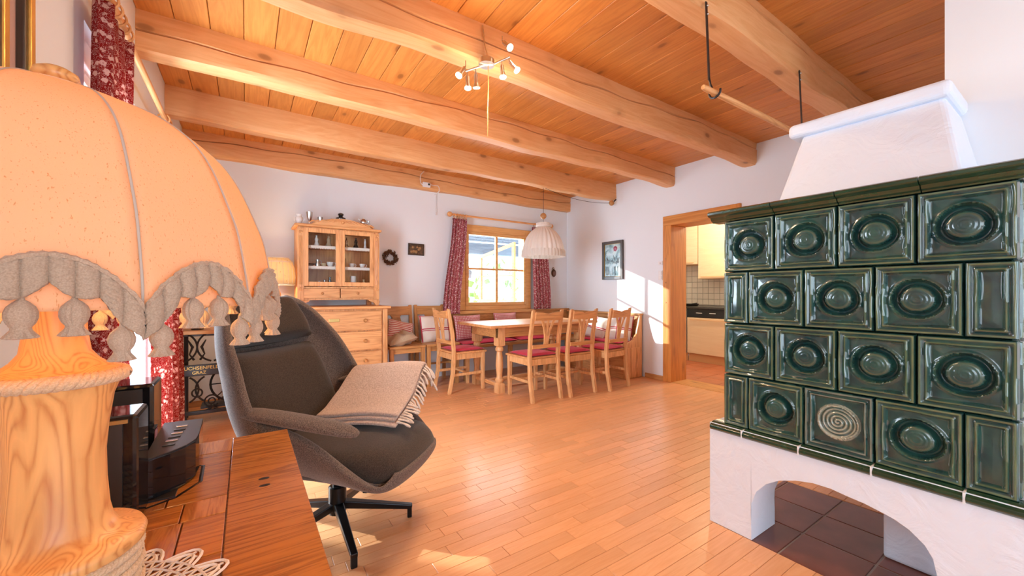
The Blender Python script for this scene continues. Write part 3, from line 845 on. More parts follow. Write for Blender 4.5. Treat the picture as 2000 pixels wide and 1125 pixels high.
c1 = make_chair('dining_chair', 'pine fan-back dining chair standing nearest the camera at the table', (2.60, 3.47, 0), 180, 'dining chairs')
for lab, loc, rz in (('pine fan-back dining chair in the middle of the three along the near side', (3.08, 3.44, 0), 181),
                     ('pine fan-back dining chair nearest the kitchen door, slightly turned', (3.60, 3.40, 0), 187),
                     ('pine fan-back dining chair at the left end of the table, side on to the camera', (2.12, 4.22, 0), 92)):
    dup(c1, lab, loc, rz)
for lab, loc, rz in (('red pad on the dining chair nearest the camera', (2.60, 3.46, .47), 180), ('red pad on the middle dining chair of the near side', (3.08, 3.43, .47), 181),
                     ('red pad on the turned dining chair nearest the kitchen door', (3.60, 3.39, .47), 187), ('bright red pad on the dining chair at the left end', (2.13, 4.22, .47), 92)):
    cushion_pad(lab, loc, rz, group='red chair pads')
for s in ():
    pass
# dining table
tb = thing('dining_table', 'long pine farmhouse table with pale top and turned legs', 'table', (2.97, 4.03, 0))
x0, x1, y0, y1 = 2.17, 3.78, 3.64, 4.44
wpart(B(x0, x1, y0, y1, .735, .765), 'table_top', M['pine_x'], tb, bevel=.007)
wpart(MB().box(x0 + .14, x1 - .14, y0 + .10, y0 + .125, .62, .735).box(x0 + .14, x1 - .14, y1 - .125, y1 - .10, .62, .735).box(x0 + .14, x0 + .165, y0 + .1, y1 - .1, .62, .735).box(x1 - .165, x1 - .14, y0 + .1, y1 - .1, .62, .735), 'apron', M['old_x'], tb, bevel=.004)
prof = [(.048, 0), (.048, .10), (.038, .115), (.050, .13), (.050, .15), (.036, .165), (.032, .20), (.044, .30), (.038, .40), (.030, .46), (.046, .475), (.046, .50), (.034, .515), (.05, .53), (.05, .735)]
lg = MB().lathe(prof, n=4 * 4, mod=lambda a, j: 1)
sq = lambda a, j: 1 / max(abs(cos(a)), abs(sin(a))) * .92 if j in (0, 1, 13, 14) else 1
l0 = None
for sx in (0, 1):
    for sy in (0, 1):
        m = MB().lathe(prof, (x0 + .20 if sx == 0 else x1 - .20, y0 + .14 if sy == 0 else y1 - .14, 0), 16, sq)
        wpart(m, 'leg', M['chair'], tb, smooth=40)
wpart(MB().box(x0 + .16, x0 + .22, y0 + .16, y1 - .16, .07, .11).box(x1 - .22, x1 - .16, y0 + .16, y1 - .16, .07, .11), 'foot_rail', M['pine_y'], tb, bevel=.004)
wpart(MB().box(x0 + .2, x1 - .2, 4.02, 4.06, .07, .11), 'foot_rail', M['pine_x'], tb, bevel=.004)
# corner bench
bn = thing('corner_bench', 'L-shaped pine corner bench along the window wall', 'bench', (3.3, 4.7, 0))
bx0, by1, ry0 = 2.26, 4.50, 3.46
wpart(B(bx0, XR - .03, by1 - .02, YB - .04, .415, .455), 'seat', M['old_x'], bn, bevel=.006)
wpart(B(3.98, XR - .03, ry0, by1 - .021, .415, .455), 'seat', M['old_y'], bn, bevel=.006)
wpart(B(bx0, XR - .02, YB - .055, YB - .018, .50, .845), 'backrest', M['old_x'], bn, bevel=.004)
wpart(B(bx0 - .01, XR - .02, YB - .085, YB - .005, .845, .868), 'back_cap', M['old_x'], bn, bevel=.005)
wpart(B(XR - .055, XR - .018, ry0, YB - .09, .50, .82), 'backrest', M['old_y'], bn, bevel=.004)
wpart(B(XR - .085, XR - .005, ry0 - .03, YB - .09, .82, .845), 'back_cap', M['old_y'], bn, bevel=.005)
end = [(4.06, 0), (4.40, 0), (4.40, .80), (4.395, .83), (4.36, .83), (4.33, .70), (4.29, .58), (4.22, .50), (4.10, .46), (4.0, .455), (4.0, .40), (4.06, .40)]
wpart(MB().prism(end, ry0 - .028, ry0, 'XZ'), 'end_panel', M['pine'], bn, bevel=.004)
for k in range(3): wpart(B(4.065 + .11 * k, 4.17 + .11 * k, ry0 - .036, ry0 - .028, .01, .40), 'board', M['pine'], bn, bevel=.003)
wpart(B(4.06, 4.09, ry0, by1 + .1, .0, .41), 'front_panel', M['pine_y'], bn)
for x in (2.32, 3.0, 3.7): wpart(B(x, x + .05, by1 + .02, by1 + .07, 0, .415), 'leg', M['old'], bn, bevel=.004)
for lab, loc, sz in (('long red pad on the window side of the corner bench, left half', (2.72, 4.70, .470), (.88, .38)), ('long red pad on the window side of the corner bench, right half', (3.58, 4.70, .470), (.80, .38)),
                     ('red pad on the corner bench end beside the kitchen door', (4.17, 3.86, .470), (.36, .78))):
    o = MB().pillow(sz[0], sz[1], .035, n=14, e=.18).build('bench_cushion', M['red'], smooth=60); o.location = loc; tag(o, lab, 'cushion', 'red bench pads')
def throw_pillow(label, loc, w, h, th, mat, rx, rz, ry=0, seed=1):
    o = MB().pillow(w, h, th, M=R(90, 'X'), n=16, e=.45, wr=.012, seed=seed).build('throw_pillow', M[mat], smooth=70)
    o.location = loc; o.rotation_euler = (radians(rx), radians(ry), radians(rz)); return tag(o, label, 'pillow')
throw_pillow('small-checked pillow on the bench, left of the window-side table edge', (2.50, 4.78, .655), .42, .34, .11, 'check', -14, 3, 0, 1)
throw_pillow('small-checked pillow on the bench below the window centre', (3.12, 4.80, .66), .38, .36, .10, 'check', -12, -2, 0, 2)
throw_pillow('crumpled pale pillow leaning in the right part of the bench', (4.16, 4.02, .63), .34, .32, .12, 'plaid', -16, -84, 8, 3)
throw_pillow('red plaid pillow at the bench end beside the kitchen door', (4.22, 3.66, .645), .36, .36, .12, 'plaid', -14, -62, 4, 4)
# two older side chairs against the window wall
def side_chair(label, loc, rotz=0):
    t = thing('side_chair', label, 'chair', loc, rotz, 'older side chairs')
    w, dp, zs = .205, .2, .505
    for s in (-1, 1):
        MB().bar((s * (w - .02), -dp, 0), (s * (w - .02), -dp, zs - .03), .045, .045, up=(0, 1, 0)).build('leg', M['old'], t, bevel=.003)
        MB().bar((s * (w - .02), dp - .02, 0), (s * (w - .02), dp - .02, zs), .04, .04, up=(0, 1, 0)).bar((s * (w - .02), dp - .02, zs), (s * (w - .02), dp + .05, .965), .042, .036, up=(0, 1, 0), w2=.036, h2=.028).build('leg', M['old'], t, bevel=.003)
        B(s * (w - .02) - .012, s * (w - .02) + .012, -dp, dp, .22, .25).build('stretcher', M['old_y'], t)
    B(-w - .01, w + .01, -dp - .03, dp, zs - .03, zs).build('seat', M['old_x'], t, bevel=.006)
    B(-w + .01, w - .01, -dp + .0, -dp + .02, zs - .085, zs - .03).build('apron', M['old_x'], t)
    B(-w + .01, w - .01, -.01, .01, .225, .248).build('stretcher', M['old_x'], t)
    poly = [(-w + .03, .84), (-.07, .84), (-.05, .815), (-.02, .80), (.02, .80), (.05, .815), (.07, .84), (w - .03, .84), (w - .03, .95), (-w + .03, .95)]
    MB().prism(poly, dp + .030, dp + .048, 'XZ').build('crest_rail', M['old_x'], t, bevel=.003)
    MB().prism([(-.03, .505), (.03, .505), (.05, .62), (.075, .72), (.05, .815), (-.05, .815), (-.075, .72), (-.05, .62)], dp + .012, dp + .028, 'XZ').build('splat', M['old'], t, bevel=.003)
    return t
side_chair('darker old pine chair between the chest of drawers and the plaid-pillow chair', (1.56, 4.69, 0))
s2 = side_chair('darker old pine chair holding the plaid pillow, next to the bench', (2.00, 4.69, 0))
throw_pillow('big red plaid pillow on the old chair next to the bench', (2.01, 4.74, .665), .42, .35, .11, 'plaid', -14, 4, 0, 5)
throw_pillow('red striped pillow on the old chair beside the chest of drawers', (1.56, 4.75, .64), .32, .30, .11, 'stripe', -22, 0, 14, 6)
o = MB().pillow(.34, .26, .12, n=14, e=.5, wr=.03, seed=9).build('cloth_bag', M['khaki'], smooth=70); o.location = (1.52, 4.62, .575); o.rotation_euler = (radians(8), radians(-14), 0)
tag(o, 'sand coloured folded cloth bag below the striped pillow', 'bag')

# ================================================================== CHEST AND HUTCH
ch = thing('chest_of_drawers', 'pine chest of drawers with brass keyhole plates carrying the glazed hutch', 'chest', (.74, 4.6, 0))
a0, a1, f0 = .16, 1.325, 4.36
wpart(B(a0 + .02, a1 - .03, f0 + .03, YB - .01, .06, .95), 'body', M['pine'], ch, bevel=.004)
wpart(B(a0, a1, f0 - .02, YB - .005, .95, .978), 'chest_top', M['pine_x'], ch, bevel=.008)
for x in (a0 + .02, a1 - .085): wpart(B(x, x + .055, f0 + .005, f0 + .032, .06, .95), 'corner_post', M['pine'], ch, bevel=.008)
for x in (a0 + .05, a1 - .10): wpart(MB().lathe([(.03, 0), (.038, .03), (.03, .06)], (x, f0 + .06, 0), 14), 'foot', M['pine'], ch, smooth=40); 
dz = [(.10, .29), (.305, .50), (.515, .71), (.725, .93)]
for za, zb in dz:
    dw = wpart(B(a0 + .085, a1 - .095, f0 + .002, f0 + .05, za, zb), 'drawer', M['pine_x'], ch, bevel=.005)
    for x in (a1 - .27, a0 + .27):
        MB().lathe([(.012, 0), (.010, .012), (.019, .022), (.021, .03), (.012, .038)], n=14, axis='Y').build('knob', M['old'], dw, smooth=50).location = (x, f0 - .036, (za + zb) / 2)
    B(.70, .80, f0 - .002, f0 + .002, (za + zb) / 2 - .005, (za + zb) / 2 + .028).build('keyhole_plate', M['brass'], dw, bevel=.002)
hu = thing('display_hutch', 'pine display hutch with two glazed doors and arched carved crest', 'cabinet', (.84, 4.75, .979))
h0, h1, g0, g1 = .44, 1.245, 4.555, 4.90
z0, z1 = 1.045, 1.80
m = MB().box(h0, h0 + .025, g0, g1, z0, z1).box(h1 - .025, h1, g0, g1, z0, z1).box(h0 + .025, h1 - .025, g1 - .012, g1, z0, z1).box(h0 + .025, h1 - .025, g0, g1 - .012, z0, z0 + .022).box(h0 + .025, h1 - .025, g0, g1 - .012, z1 - .02, z1).box(h0 + .025, h1 - .025, g0 + .004, g1 - .012, 1.165, 1.185)
wpart(m, 'body', M['pine'], hu, bevel=.003)
for z in (1.40, 1.615):
    s_ = wpart(B(h0 + .026, h1 - .026, g0 + .04, g1 - .013, z - .014, z), 'shelf', M['pine_x'], hu)
    lc = MB(); n = 46
    for k in range(n):
        xa = h0 + .03 + (h1 - h0 - .06) * k / n; xb = h0 + .03 + (h1 - h0 - .06) * (k + 1) / n; xm = (xa + xb) / 2
        lc.prism([(xa, z + .002), (xa, z - .022), (xm, z - .036), (xb, z - .022), (xb, z + .002)], g0 + .034, g0 + .038, 'XZ')
    lc.build('lace_edging', M['lace'], s_)
wpart(B(h0 - .03, h1 + .03, g0 - .03, g1, z1, z1 + .028), 'cornice', M['pine_x'], hu, bevel=.009)
arc = [(h0 + .12 + (h1 - h0 - .19) * k / 20, z1 + .028 + .082 * sin(pi * k / 20) ** .8) for k in range(21)]
cr = wpart(MB().prism([(h1 - .07, z1 + .026), (h0 + .12, z1 + .026)][::-1] and [(h0 + .12, z1 + .026)] + [(h1 - .07, z1 + .026)] + arc[::-1], g0 - .022, g0 + .01, 'XZ'), 'arched_crest', M['pine_x'], hu, bevel=.004)
orn = MB()
for k in range(7):      # carved leaf strokes
    for s in (-1, 1):
        cx_ = .865 + s * (.025 + .045 * k); zz = z1 + .034 + .045 * cos(min(1.3, abs(cx_ - .865) * 3.4))
        orn.tube([(cx_ - s * .03, g0 - .024, zz + .012), (cx_, g0 - .030, zz + .004), (cx_ + s * .035, g0 - .024, zz - .016)], [.003, .008, .003], 6)
orn.ball((.865, g0 - .026, z1 + .07), .018, 10)
orn.build('carving', M['pine_x'], cr, smooth=60).location = (0, 0, 0)
for x in (h0 - .005, h1 - .055):     # scrolled side columns
    cp = MB().box(x, x + .06, g0 - .020, g0 - .001, z0 + .001, z1 - .02)
    for q in (.018, .03, .042): cp.cyl((x + q, g0 - .021, z0 + .16), (x + q, g0 - .021, z1 - .10), .005, n=6)
    cp.tube([(x + .03 + .022 * cos(t_ / 3) * (1 - t_ / 22), g0 - .024, z1 - .06 + .022 * sin(t_ / 3) * (1 - t_ / 22)) for t_ in range(19)], .006, 6)
    cp.tube([(x + .03 + .022 * cos(t_ / 3) * (1 - t_ / 22), g0 - .024, z0 + .12 - .022 * sin(t_ / 3) * (1 - t_ / 22)) for t_ in range(19)], .006, 6)
    wpart(cp, 'side_column', M['pine'], hu, smooth=40)
for s, x in ((-1, h0), (1, h1)):
    poly = [(x, .979), (x - s * .03, .979), (x - s * .05, 1.01), (x - s * .10, 1.028), (x - s * .115, z0), (x + s * .006, z0), (x + s * .014, 1.02)]
    wpart(MB().prism(poly if s > 0 else poly[::-1], g0 - .012, g0 + .03, 'XZ'), 'foot', M['pine'], hu, bevel=.003)
    wpart(B(x - s * .05 if s > 0 else x, x if s > 0 else x + .05, g1 - .05, g1, .979, z0), 'foot', M['pine'], hu)
mid = (h0 + h1) / 2
for a, b in ((h0 + .055, mid - .004), (mid + .004, h1 - .055)):
    dr = thing_ = MB().box(a, a + .042, g0 - .018, g0 - .001, 1.19, z1 - .012).box(b - .042, b, g0 - .018, g0 - .001, 1.19, z1 - .012).box(a + .042, b - .042, g0 - .018, g0 - .001, z1 - .055, z1 - .012).box(a + .042, b - .042, g0 - .018, g0 - .001, 1.19, 1.235)
    dr = wpart(dr, 'door', M['pine'], hu, bevel=.003)
    B(a + .04, b - .04, g0 - .011, g0 - .008, 1.233, z1 - .053).build('pane', M['glass2'], dr)
    dd = wpart(B(a, b, g0 - .018, g0 - .001, 1.065, 1.165), 'drawer', M['pine_x'], hu, bevel=.004)
    MB().lathe([(.008, 0), (.007, .008), (.014, .014), (.009, .024)], n=12, axis='Y').build('knob', M['old'], dd, smooth=50).location = ((a + b) / 2, g0 - .04, 1.115)
B(mid - .01, mid + .01, g0 - .026, g0 - .018, 1.19, z1 - .012).build('trim_strip', M['pine'], hu).location = -hu.location
def lathe_thing(name, label, cat, prof, loc, mat, n=18, group=None, extra=None, sc=1.0):
    t = thing(name, label, cat, loc, group=group)
    MB().lathe([(r * sc, z * sc) for r, z in prof], n=n, cap=False).build('body', M[mat], t, smooth=45)
    if extra: extra(t, sc)
    return t
cup = [(.0, 0), (.018, 0), (.02, .004), (.028, .02), (.033, .045), (.031, .045), (.026, .02), (.0, .008)]
def handle(t, sc, r=.016, x=.034, z=.026, th=.0035, mat='ceramic'):
    MB().tube([(x * sc + r * sc * sin(a) - .004, 0, z * sc + r * sc * cos(a)) for a in [pi * k / 8 for k in range(9)]], th * sc, 6).build('handle', M[mat], t, smooth=50)
Y2 = g0 + .12
lathe_thing('cup', 'white cup at the right end of the left middle hutch shelf', 'cup', cup, (.765, Y2, 1.401), 'ceramic', extra=handle, sc=1.15)
lathe_thing('cup', 'white cup left of its twin on the right middle hutch shelf', 'cup', cup, (.985, Y2, 1.401), 'ceramic', extra=handle)
lathe_thing('cup', 'white cup at the far right of the right middle hutch shelf', 'cup', cup, (1.10, Y2, 1.401), 'ceramic', extra=handle)
lathe_thing('bowl', 'low grey bowl at the left end of the left middle hutch shelf', 'bowl', [(0, 0), (.03, 0), (.055, .03), (.052, .03), (.028, .006), (0, .006)], (.56, Y2, 1.401), 'pewter')
lathe_thing('jug', 'slim silver jug with handle on the left middle hutch shelf', 'jug', [(0, 0), (.022, 0), (.026, .02), (.014, .05), (.018, .075), (.016, .075), (.01, .05), (0, .01)], (.64, Y2, 1.401), 'steel', extra=lambda t, s: handle(t, 1, .02, .022, .05, .003, 'steel'))
lathe_thing('cup', 'small brown cup between silver jug and white cup on the hutch shelf', 'cup', cup, (.70, Y2, 1.401), 'basket', sc=.8)
lathe_thing('drinking_glass', 'tall clear glass at the left of the right middle hutch shelf', 'glass', [(0, 0), (.024, 0), (.028, .10), (.026, .10), (.022, .006), (0, .006)], (.90, Y2, 1.401), 'glass2')
lathe_thing('bottle', 'tall pale blue tin on the bottom hutch shelf', 'tin', [(0, 0), (.032, 0), (.032, .115), (.028, .12), (0, .12)], (1.00, Y2, 1.187), 'white')
for k, (x, r, h, mt, lb) in enumerate(((.60, .02, .045, 'pewter', 'squat pewter pot at the left of the bottom hutch shelf'), (.66, .018, .06, 'ceramic', 'pale pot left of two dark ones on the bottom hutch shelf'),
        (.71, .020, .075, 'pewter', 'grey pot beside the black one on the bottom hutch shelf'), (.765, .021, .105, 'pot', 'black narrow vase in the left half of the bottom hutch shelf'),
        (.905, .03, .06, 'pot', 'round black pot left of the tin on the bottom hutch shelf'), (1.12, .02, .085, 'basket', 'small tan vase right of the tin on the bottom hutch shelf'))):
    lathe_thing('vase', lb, 'vase', [(0, 0), (r * .8, 0), (r, h * .35), (r * .5, h * .8), (r * .65, h), (r * .55, h), (0, h * .9)], (x, Y2 + .02, 1.187), mt)
for k, (x, w_, mt, lb) in enumerate(((.63, .07, 'ceramic', 'upright pale figurine on the top left hutch shelf'), (.75, .08, 'khaki', 'brown trinket on the top left hutch shelf, near the middle stile'),
        (.93, .05, 'pewter', 'grey trinket at the left of the top right hutch shelf'), (1.03, .07, 'pot', 'dark trinket in the middle of the top right hutch shelf'), (1.13, .04, 'white', 'pale blue box at the right end of the top right hutch shelf'))):
    o = thing('figurine', lb, 'figurine', (x, Y2, 1.616))
    MB().lathe([(0, 0), (w_ * .45, 0), (w_ * .4, .02), (w_ * .2, .05), (w_ * .28, .075), (w_ * .12, .1), (0, .11)], n=12, cap=False).build('body', M[mt], o, smooth=50)
    MB().ball((0, 0, .11), w_ * .16, 8).build('head', M[mt], o, smooth=60)
# pieces on top of the hutch
zt = z1 + .0285
def jug_extra(t, s):
    for q in (-1, 1): MB().tube([(q * (.032 + .016 * sin(a)), 0, .05 + .022 * cos(a)) for a in [pi * k / 8 for k in range(9)]], .004, 6).build('handle', M['ceramic'], t, smooth=50)
lathe_thing('ceramic_jar', 'pale patterned two-handled jar at the left end of the hutch top', 'jar', [(0, 0), (.022, 0), (.018, .012), (.036, .04), (.034, .07), (.022, .082), (.03, .10), (.026, .10), (0, .085)], (.46, 4.62, zt), 'ceramic', extra=jug_extra)
lathe_thing('goblet', 'tall pewter goblet second from left on the hutch top', 'goblet', [(0, 0), (.026, 0), (.024, .006), (.006, .014), (.006, .04), (.018, .055), (.028, .09), (.033, .135), (.030, .135), (.016, .06), (0, .055)], (.555, 4.62, zt), 'steel')
lathe_thing('cup', 'small shiny pewter beaker left of the hutch crest', 'cup', [(0, 0), (.024, 0), (.028, .055), (.025, .055), (.022, .006), (0, .006)], (.66, 4.64, zt + .041), 'pewter')
B(.60, .72, 4.60, 4.70, zt, zt + .040).build('crest_block', M['pine_x'], hu).location = -hu.location
B(.76, .97, 4.59, 4.72, zt, zt + .085).build('crest_block', M['pine_x'], hu).location = -hu.location
B(1.05, 1.20, 4.60, 4.72, zt, zt + .045).build('crest_block', M['pine_x'], hu).location = -hu.location
lathe_thing('lidded_pot', 'black lidded pot on the middle of the hutch crest', 'pot', [(0, 0), (.048, 0), (.052, .012), (.05, .022), (.024, .036), (.02, .044), (.03, .052), (.03, .066), (.018, .076), (0, .08)], (.865, 4.64, zt + .086), 'pot')
def sj(t, s):
    MB().tube([(.036 + .02 * sin(a), 0, .04 + .028 * cos(a)) for a in [pi * k / 8 for k in range(9)]], .0035, 6).build('handle', M['steel'], t, smooth=50)
    MB().tube([(-.03, 0, .05), (-.045, 0, .062), (-.052, 0, .075)], [.008, .005, .004], 8).build('spout', M['steel'], t, smooth=50)
lathe_thing('silver_jug', 'round silver teapot at the right on the hutch top', 'teapot', [(0, 0), (.022, 0), (.036, .02), (.038, .045), (.026, .068), (.02, .072), (.006, .078), (.006, .088), (0, .09)], (1.10, 4.63, zt + .046), 'steel', extra=sj)
lathe_thing('glass_vase', 'small clear glass vase beside the silver teapot on the hutch', 'vase', [(0, 0), (.016, 0), (.02, .03), (.012, .05), (.018, .065), (.016, .065), (.01, .05), (0, .004)], (1.17, 4.67, zt + .046), 'glass2')
# basket lamp and card beside the hutch
sl = thing('basket_lamp', 'lit small table lamp with cream basket shade beside the hutch', 'lamp', (.255, 4.62, .979))
MB().lathe([(0, 0), (.075, 0), (.075, .015), (.03, .03), (.022, .06), (.04, .09), (.045, .13), (.025, .18), (.018, .24), (.012, .30), (0, .30)], n=20, cap=False).build('base', M['pine'], sl, smooth=50)
MB().lathe([(.165, .225), (.172, .30), (.160, .40), (.138, .455), (.110, .49)], n=32, cap=False).build('lamp_shade', M['basket'], sl, smooth=60, solid=.003)
m = MB()
for z, r in ((.225, .167), (.45, .143), (.49, .112)): m.tube([(r * cos(2 * pi * k / 32), r * sin(2 * pi * k / 32), z) for k in range(32)], .005, 6, closed=True)
for k in range(20):
    a = 2 * pi * k / 20; m.tube([(r * cos(a), r * sin(a), z) for r, z in ((.112, .49), (.141, .455), (.163, .40), (.175, .30), (.168, .225))], .0022, 5)
m.build('shade_ribs', M['cream'], sl, smooth=60)
MB().ball((0, 0, .33), .03, 12).build('bulb', M['bulb'], sl, smooth=60)
light('basket_lamp_light', 'POINT', (.255, 4.62, 1.31), 16, (1, .66, .34), radius=.05)
o = thing('postcard', 'small white and blue card leaning beside the basket lamp', 'card', (.43, 4.42, .979))
B(-.04, .04, 0, .003, 0, .055).build('card', M['white'], o); B(-.03, .01, -.001, 0, .01, .045).build('print', plain('card_blue', (.05, .10, .35)), o)

# ================================================================== CURTAINS, WALL PIECES
def curtain(name, label, mat, A, Bp, z1, z0, folds, amp, root=None, A2=None, B2=None, nx=None, seed=0, group=None, flare=0, waist=None):
    """cloth hanging between plan points A and Bp at the top, A2 and B2 at the hem"""
    A, Bp = Vector(A), Vector(Bp); A2 = Vector(A2 or A); B2 = Vector(B2 or Bp); r = random.Random(seed); ph = [r.uniform(0, 6) for _ in range(4)]
    nx = nx or folds * 12; nz = 26
    def fn(u, v):
        z = z0 + (z1 - z0) * v
        s = 1 - v; s2 = s * s * (3 - 2 * s)
        a = A.lerp(A2, s2); b = Bp.lerp(B2, s2); p = a.lerp(b, u); d = (b - a); nrm = Vector((-d.y, d.x)).normalized()
        k = amp * (.75 + .35 * sin(2.3 * u * 3 + ph[0]))
        off = k * sin(2 * pi * folds * u + .5 * sin(3 * s + ph[1]) + .8 * sin(5 * u + ph[2])) + .3 * k * sin(4 * pi * folds * u + ph[3] + 2 * s)
        p = p + nrm * off
        return (p.x, p.y, z)
    m = MB().grid(fn, nx, nz)
    o = m.build(name, M[mat], root, smooth=True, solid=.0025)
    if not root: tag(o, label, 'curtain', group)
    return o
# back window
cr_ = thing('curtain_rod', 'turned wooden curtain rod with ball ends above the corner bench window', 'curtain rod', (3.1, 4.85, 2.17))
wpart(MB().cyl((2.28, 4.85, 2.17), (3.98, 4.85, 2.17), .013), 'rod', M['pine_x'], cr_, smooth=50)
for x in (2.26, 4.0): wpart(MB().ball((x, 4.85, 2.17), .036, 16), 'finial', M['pine'], cr_, smooth=60)
for x in (2.42, 3.86): wpart(MB().cyl((x, 4.85, 2.17), (x, YB, 2.17), .010), 'bracket', M['pine_y'], cr_, smooth=50)
def ring(mb, c, R_, r, ax='Y'):
    pts = [(c[0] + (0 if ax == 'X' else R_ * cos(t)), c[1] + (R_ * cos(t) if ax == 'X' else 0), c[2] + R_ * sin(t)) for t in [2 * pi * k / 18 for k in range(18)]]
    mb.tube(pts, r, 6, closed=True)
for k in range(5): mb = MB(); ring(mb, (2.33 + .042 * k, 4.85, 2.155), .030, .0048, 'X'); wpart(mb, 'ring', M['pine'], cr_, smooth=60)
for k in range(4): mb = MB(); ring(mb, (3.68 + .05 * k, 4.85, 2.155), .030, .0048, 'X'); wpart(mb, 'ring', M['pine'], cr_, smooth=60)
curtain('curtain', 'red printed curtain left of the bench window, hem pulled aside', 'curtain_far', (2.30, 4.86), (2.52, 4.86), 2.125, .84, 5, .018, A2=(2.13, 4.78), B2=(2.40, 4.82), seed=1)
curtain('curtain', 'red printed curtain right of the bench window, behind the hanging lamp', 'curtain_far', (3.64, 4.86), (3.92, 4.86), 2.125, .875, 6, .020, A2=(3.66, 4.84), B2=(3.99, 4.84), seed=2)
# terrace door
cr2 = thing('curtain_rod', 'wooden curtain rod along the left wall above the terrace door', 'curtain rod', (-.44, 2.6, 2.25))
wpart(MB().cyl((-.43, 1.94, 2.24), (-.43, 3.90, 2.24), .014), 'rod', M['pine_y'], cr2, smooth=50)
for y_ in (1.93, 3.92): wpart(MB().ball((-.43, y_, 2.24), .033, 14), 'finial', M['pine'], cr2, smooth=60)
for y_ in (1.97, 3.86): wpart(MB().cyl((-.43, y_, 2.24), (XL, y_, 2.24), .010), 'bracket', M['pine_x'], cr2, smooth=50)
for k in range(6): mb = MB(); ring(mb, (-.43, 2.03 + .06 * k, 2.225), .030, .005); wpart(mb, 'ring', M['pine'], cr2, smooth=60)
for k in range(7): mb = MB(); ring(mb, (-.43, 3.32 + .07 * k, 2.225), .030, .005); wpart(mb, 'ring', M['pine'], cr2, smooth=60)
curtain('curtain', 'dark red floral curtain hanging left of the terrace door, behind the big lamp', 'curtain', (-.43, 2.01), (-.43, 2.37), 2.20, .05, 4, .024, A2=(-.44, 2.00), B2=(-.44, 2.38), seed=3)
curtain('curtain', 'sunlit red floral curtain right of the terrace door, beside the sewing machine table', 'curtain', (-.43, 3.25), (-.43, 3.80), 2.20, .08, 5, .024, A2=(-.42, 2.95), B2=(-.40, 3.78), seed=4)
# gilt framed picture on the left wall
pf = thing('framed_picture', 'dark picture in a gilded frame at the picture edge, above the big lamp', 'picture', (XL, 1.3, 1.6))
def frame_poly(root, x, y0_, y1_, z0_, z1_, w, d, mat, name='frame'):
    m = MB().box(x, x + d, y0_, y0_ + w, z0_, z1_).box(x, x + d, y1_ - w, y1_, z0_, z1_).box(x, x + d, y0_ + w, y1_ - w, z0_, z0_ + w).box(x, x + d, y0_ + w, y1_ - w, z1_ - w, z1_)
    return wpart(m, name, M[mat], root, bevel=.004)
M['darkbrown'] = plain('dark_frame_wood', (.045, .028, .018), .35, coat=.3)
M['mat_rose'] = plain('rose_mount', (.55, .36, .30), .9)
M['oil'] = plain('dark_painting', (.05, .045, .03), .4, var=.8, bsc=18)
frame_poly(pf, XL, .925, 1.61, 1.40, 2.20, .028, .030, 'darkbrown')
frame_poly(pf, XL, .95, 1.59, 1.425, 2.175, .030, .036, 'gold')
frame_poly(pf, XL, .98, 1.565, 1.455, 2.145, .020, .030, 'darkbrown')
wpart(B(XL, XL + .014, 1.0, 1.545, 1.47, 2.13), 'mount', M['mat_rose'], pf)
frame_poly(pf, XL, 1.04, 1.50, 1.515, 2.085, .03, .020, 'gold', 'inner_frame')
wpart(B(XL, XL + .016, 1.065, 1.475, 1.54, 2.06), 'canvas', M['oil'], pf)
# small pictures, wreath, ornament on the back wall
sp = thing('small_picture', 'small dark landscape-format picture hanging between wreath and curtain', 'picture', (1.83, YB - .01, 1.68))
g = MB().box(-.105, .105, -.012, 0, -.075, -.062).box(-.105, .105, -.012, 0, .062, .075).box(-.105, -.092, -.012, 0, -.062, .062).box(.092, .105, -.012, 0, -.062, .062)
g.build('frame', M['darkbrown'], sp); sp.rotation_euler[1] = radians(1)
B(-.092, .092, -.006, 0, -.062, .062).build('panel', plain('carved_relief', (.10, .055, .025), .5, var=.8, bsc=50), sp)
m = MB()
for k, (x, z, r, h) in enumerate(((-.06, -.03, .018, .05), (-.03, -.025, .02, .06), (.0, -.03, .02, .05), (.035, .0, .015, .05), (.05, .02, .02, .03), (-.045, .025, .016, .03), (.015, .03, .014, .02))): m.ball((x, -.007, z), r, 8, (1, .3, 1))
m.build('relief_figures', plain('relief_gold', (.34, .20, .08), .5), sp, smooth=60)
wr = thing('wreath', 'small round wreath of brown cones on the wall right of the hutch', 'wreath', (1.49, YB - .035, 1.555))
m = MB(); r = random.Random(5)
for k in range(130):
    a = r.uniform(0, 2 * pi); q = .072 + r.uniform(-.022, .022); c = Vector((q * cos(a), r.uniform(-.02, .015), q * sin(a)))
    dirv = Vector((r.uniform(-1, 1), r.uniform(-1, .3), r.uniform(-1, 1))).normalized() * r.uniform(.012, .026)
    m.tube([c - dirv, c, c + dirv], [.002, r.uniform(.006, .011), .002], 5)
m.build('cones', M['twig'], wr, smooth=60, kind='stuff')
mb = MB(); mb.tube([(.07 * cos(t), .012, .07 * sin(t)) for t in [2 * pi * k / 24 for k in range(24)]], .014, 6, closed=True); mb.build('ring', M['twig'], wr)
ov = thing('oval_ornament', 'small dark oval wall plaque right of the bench window curtain', 'plaque', (4.14, YB - .012, 1.44))
MB().ball((0, 0, 0), .06, 18, (.78, .2, 1.05)).build('plaque', M['twig'], ov, smooth=60); MB().ball((0, -.008, -.005), .038, 14, (.75, .25, 1)).build('relief', plain('plaque_centre', (.22, .12, .09), .5), ov, smooth=60)
mb = MB(); mb.tube([(-.01 + .018 * cos(t), 0, .075 + .014 * sin(t)) for t in [2 * pi * k / 14 for k in range(14)]], .004, 5, closed=True); mb.build('bow', M['twig'], ov)
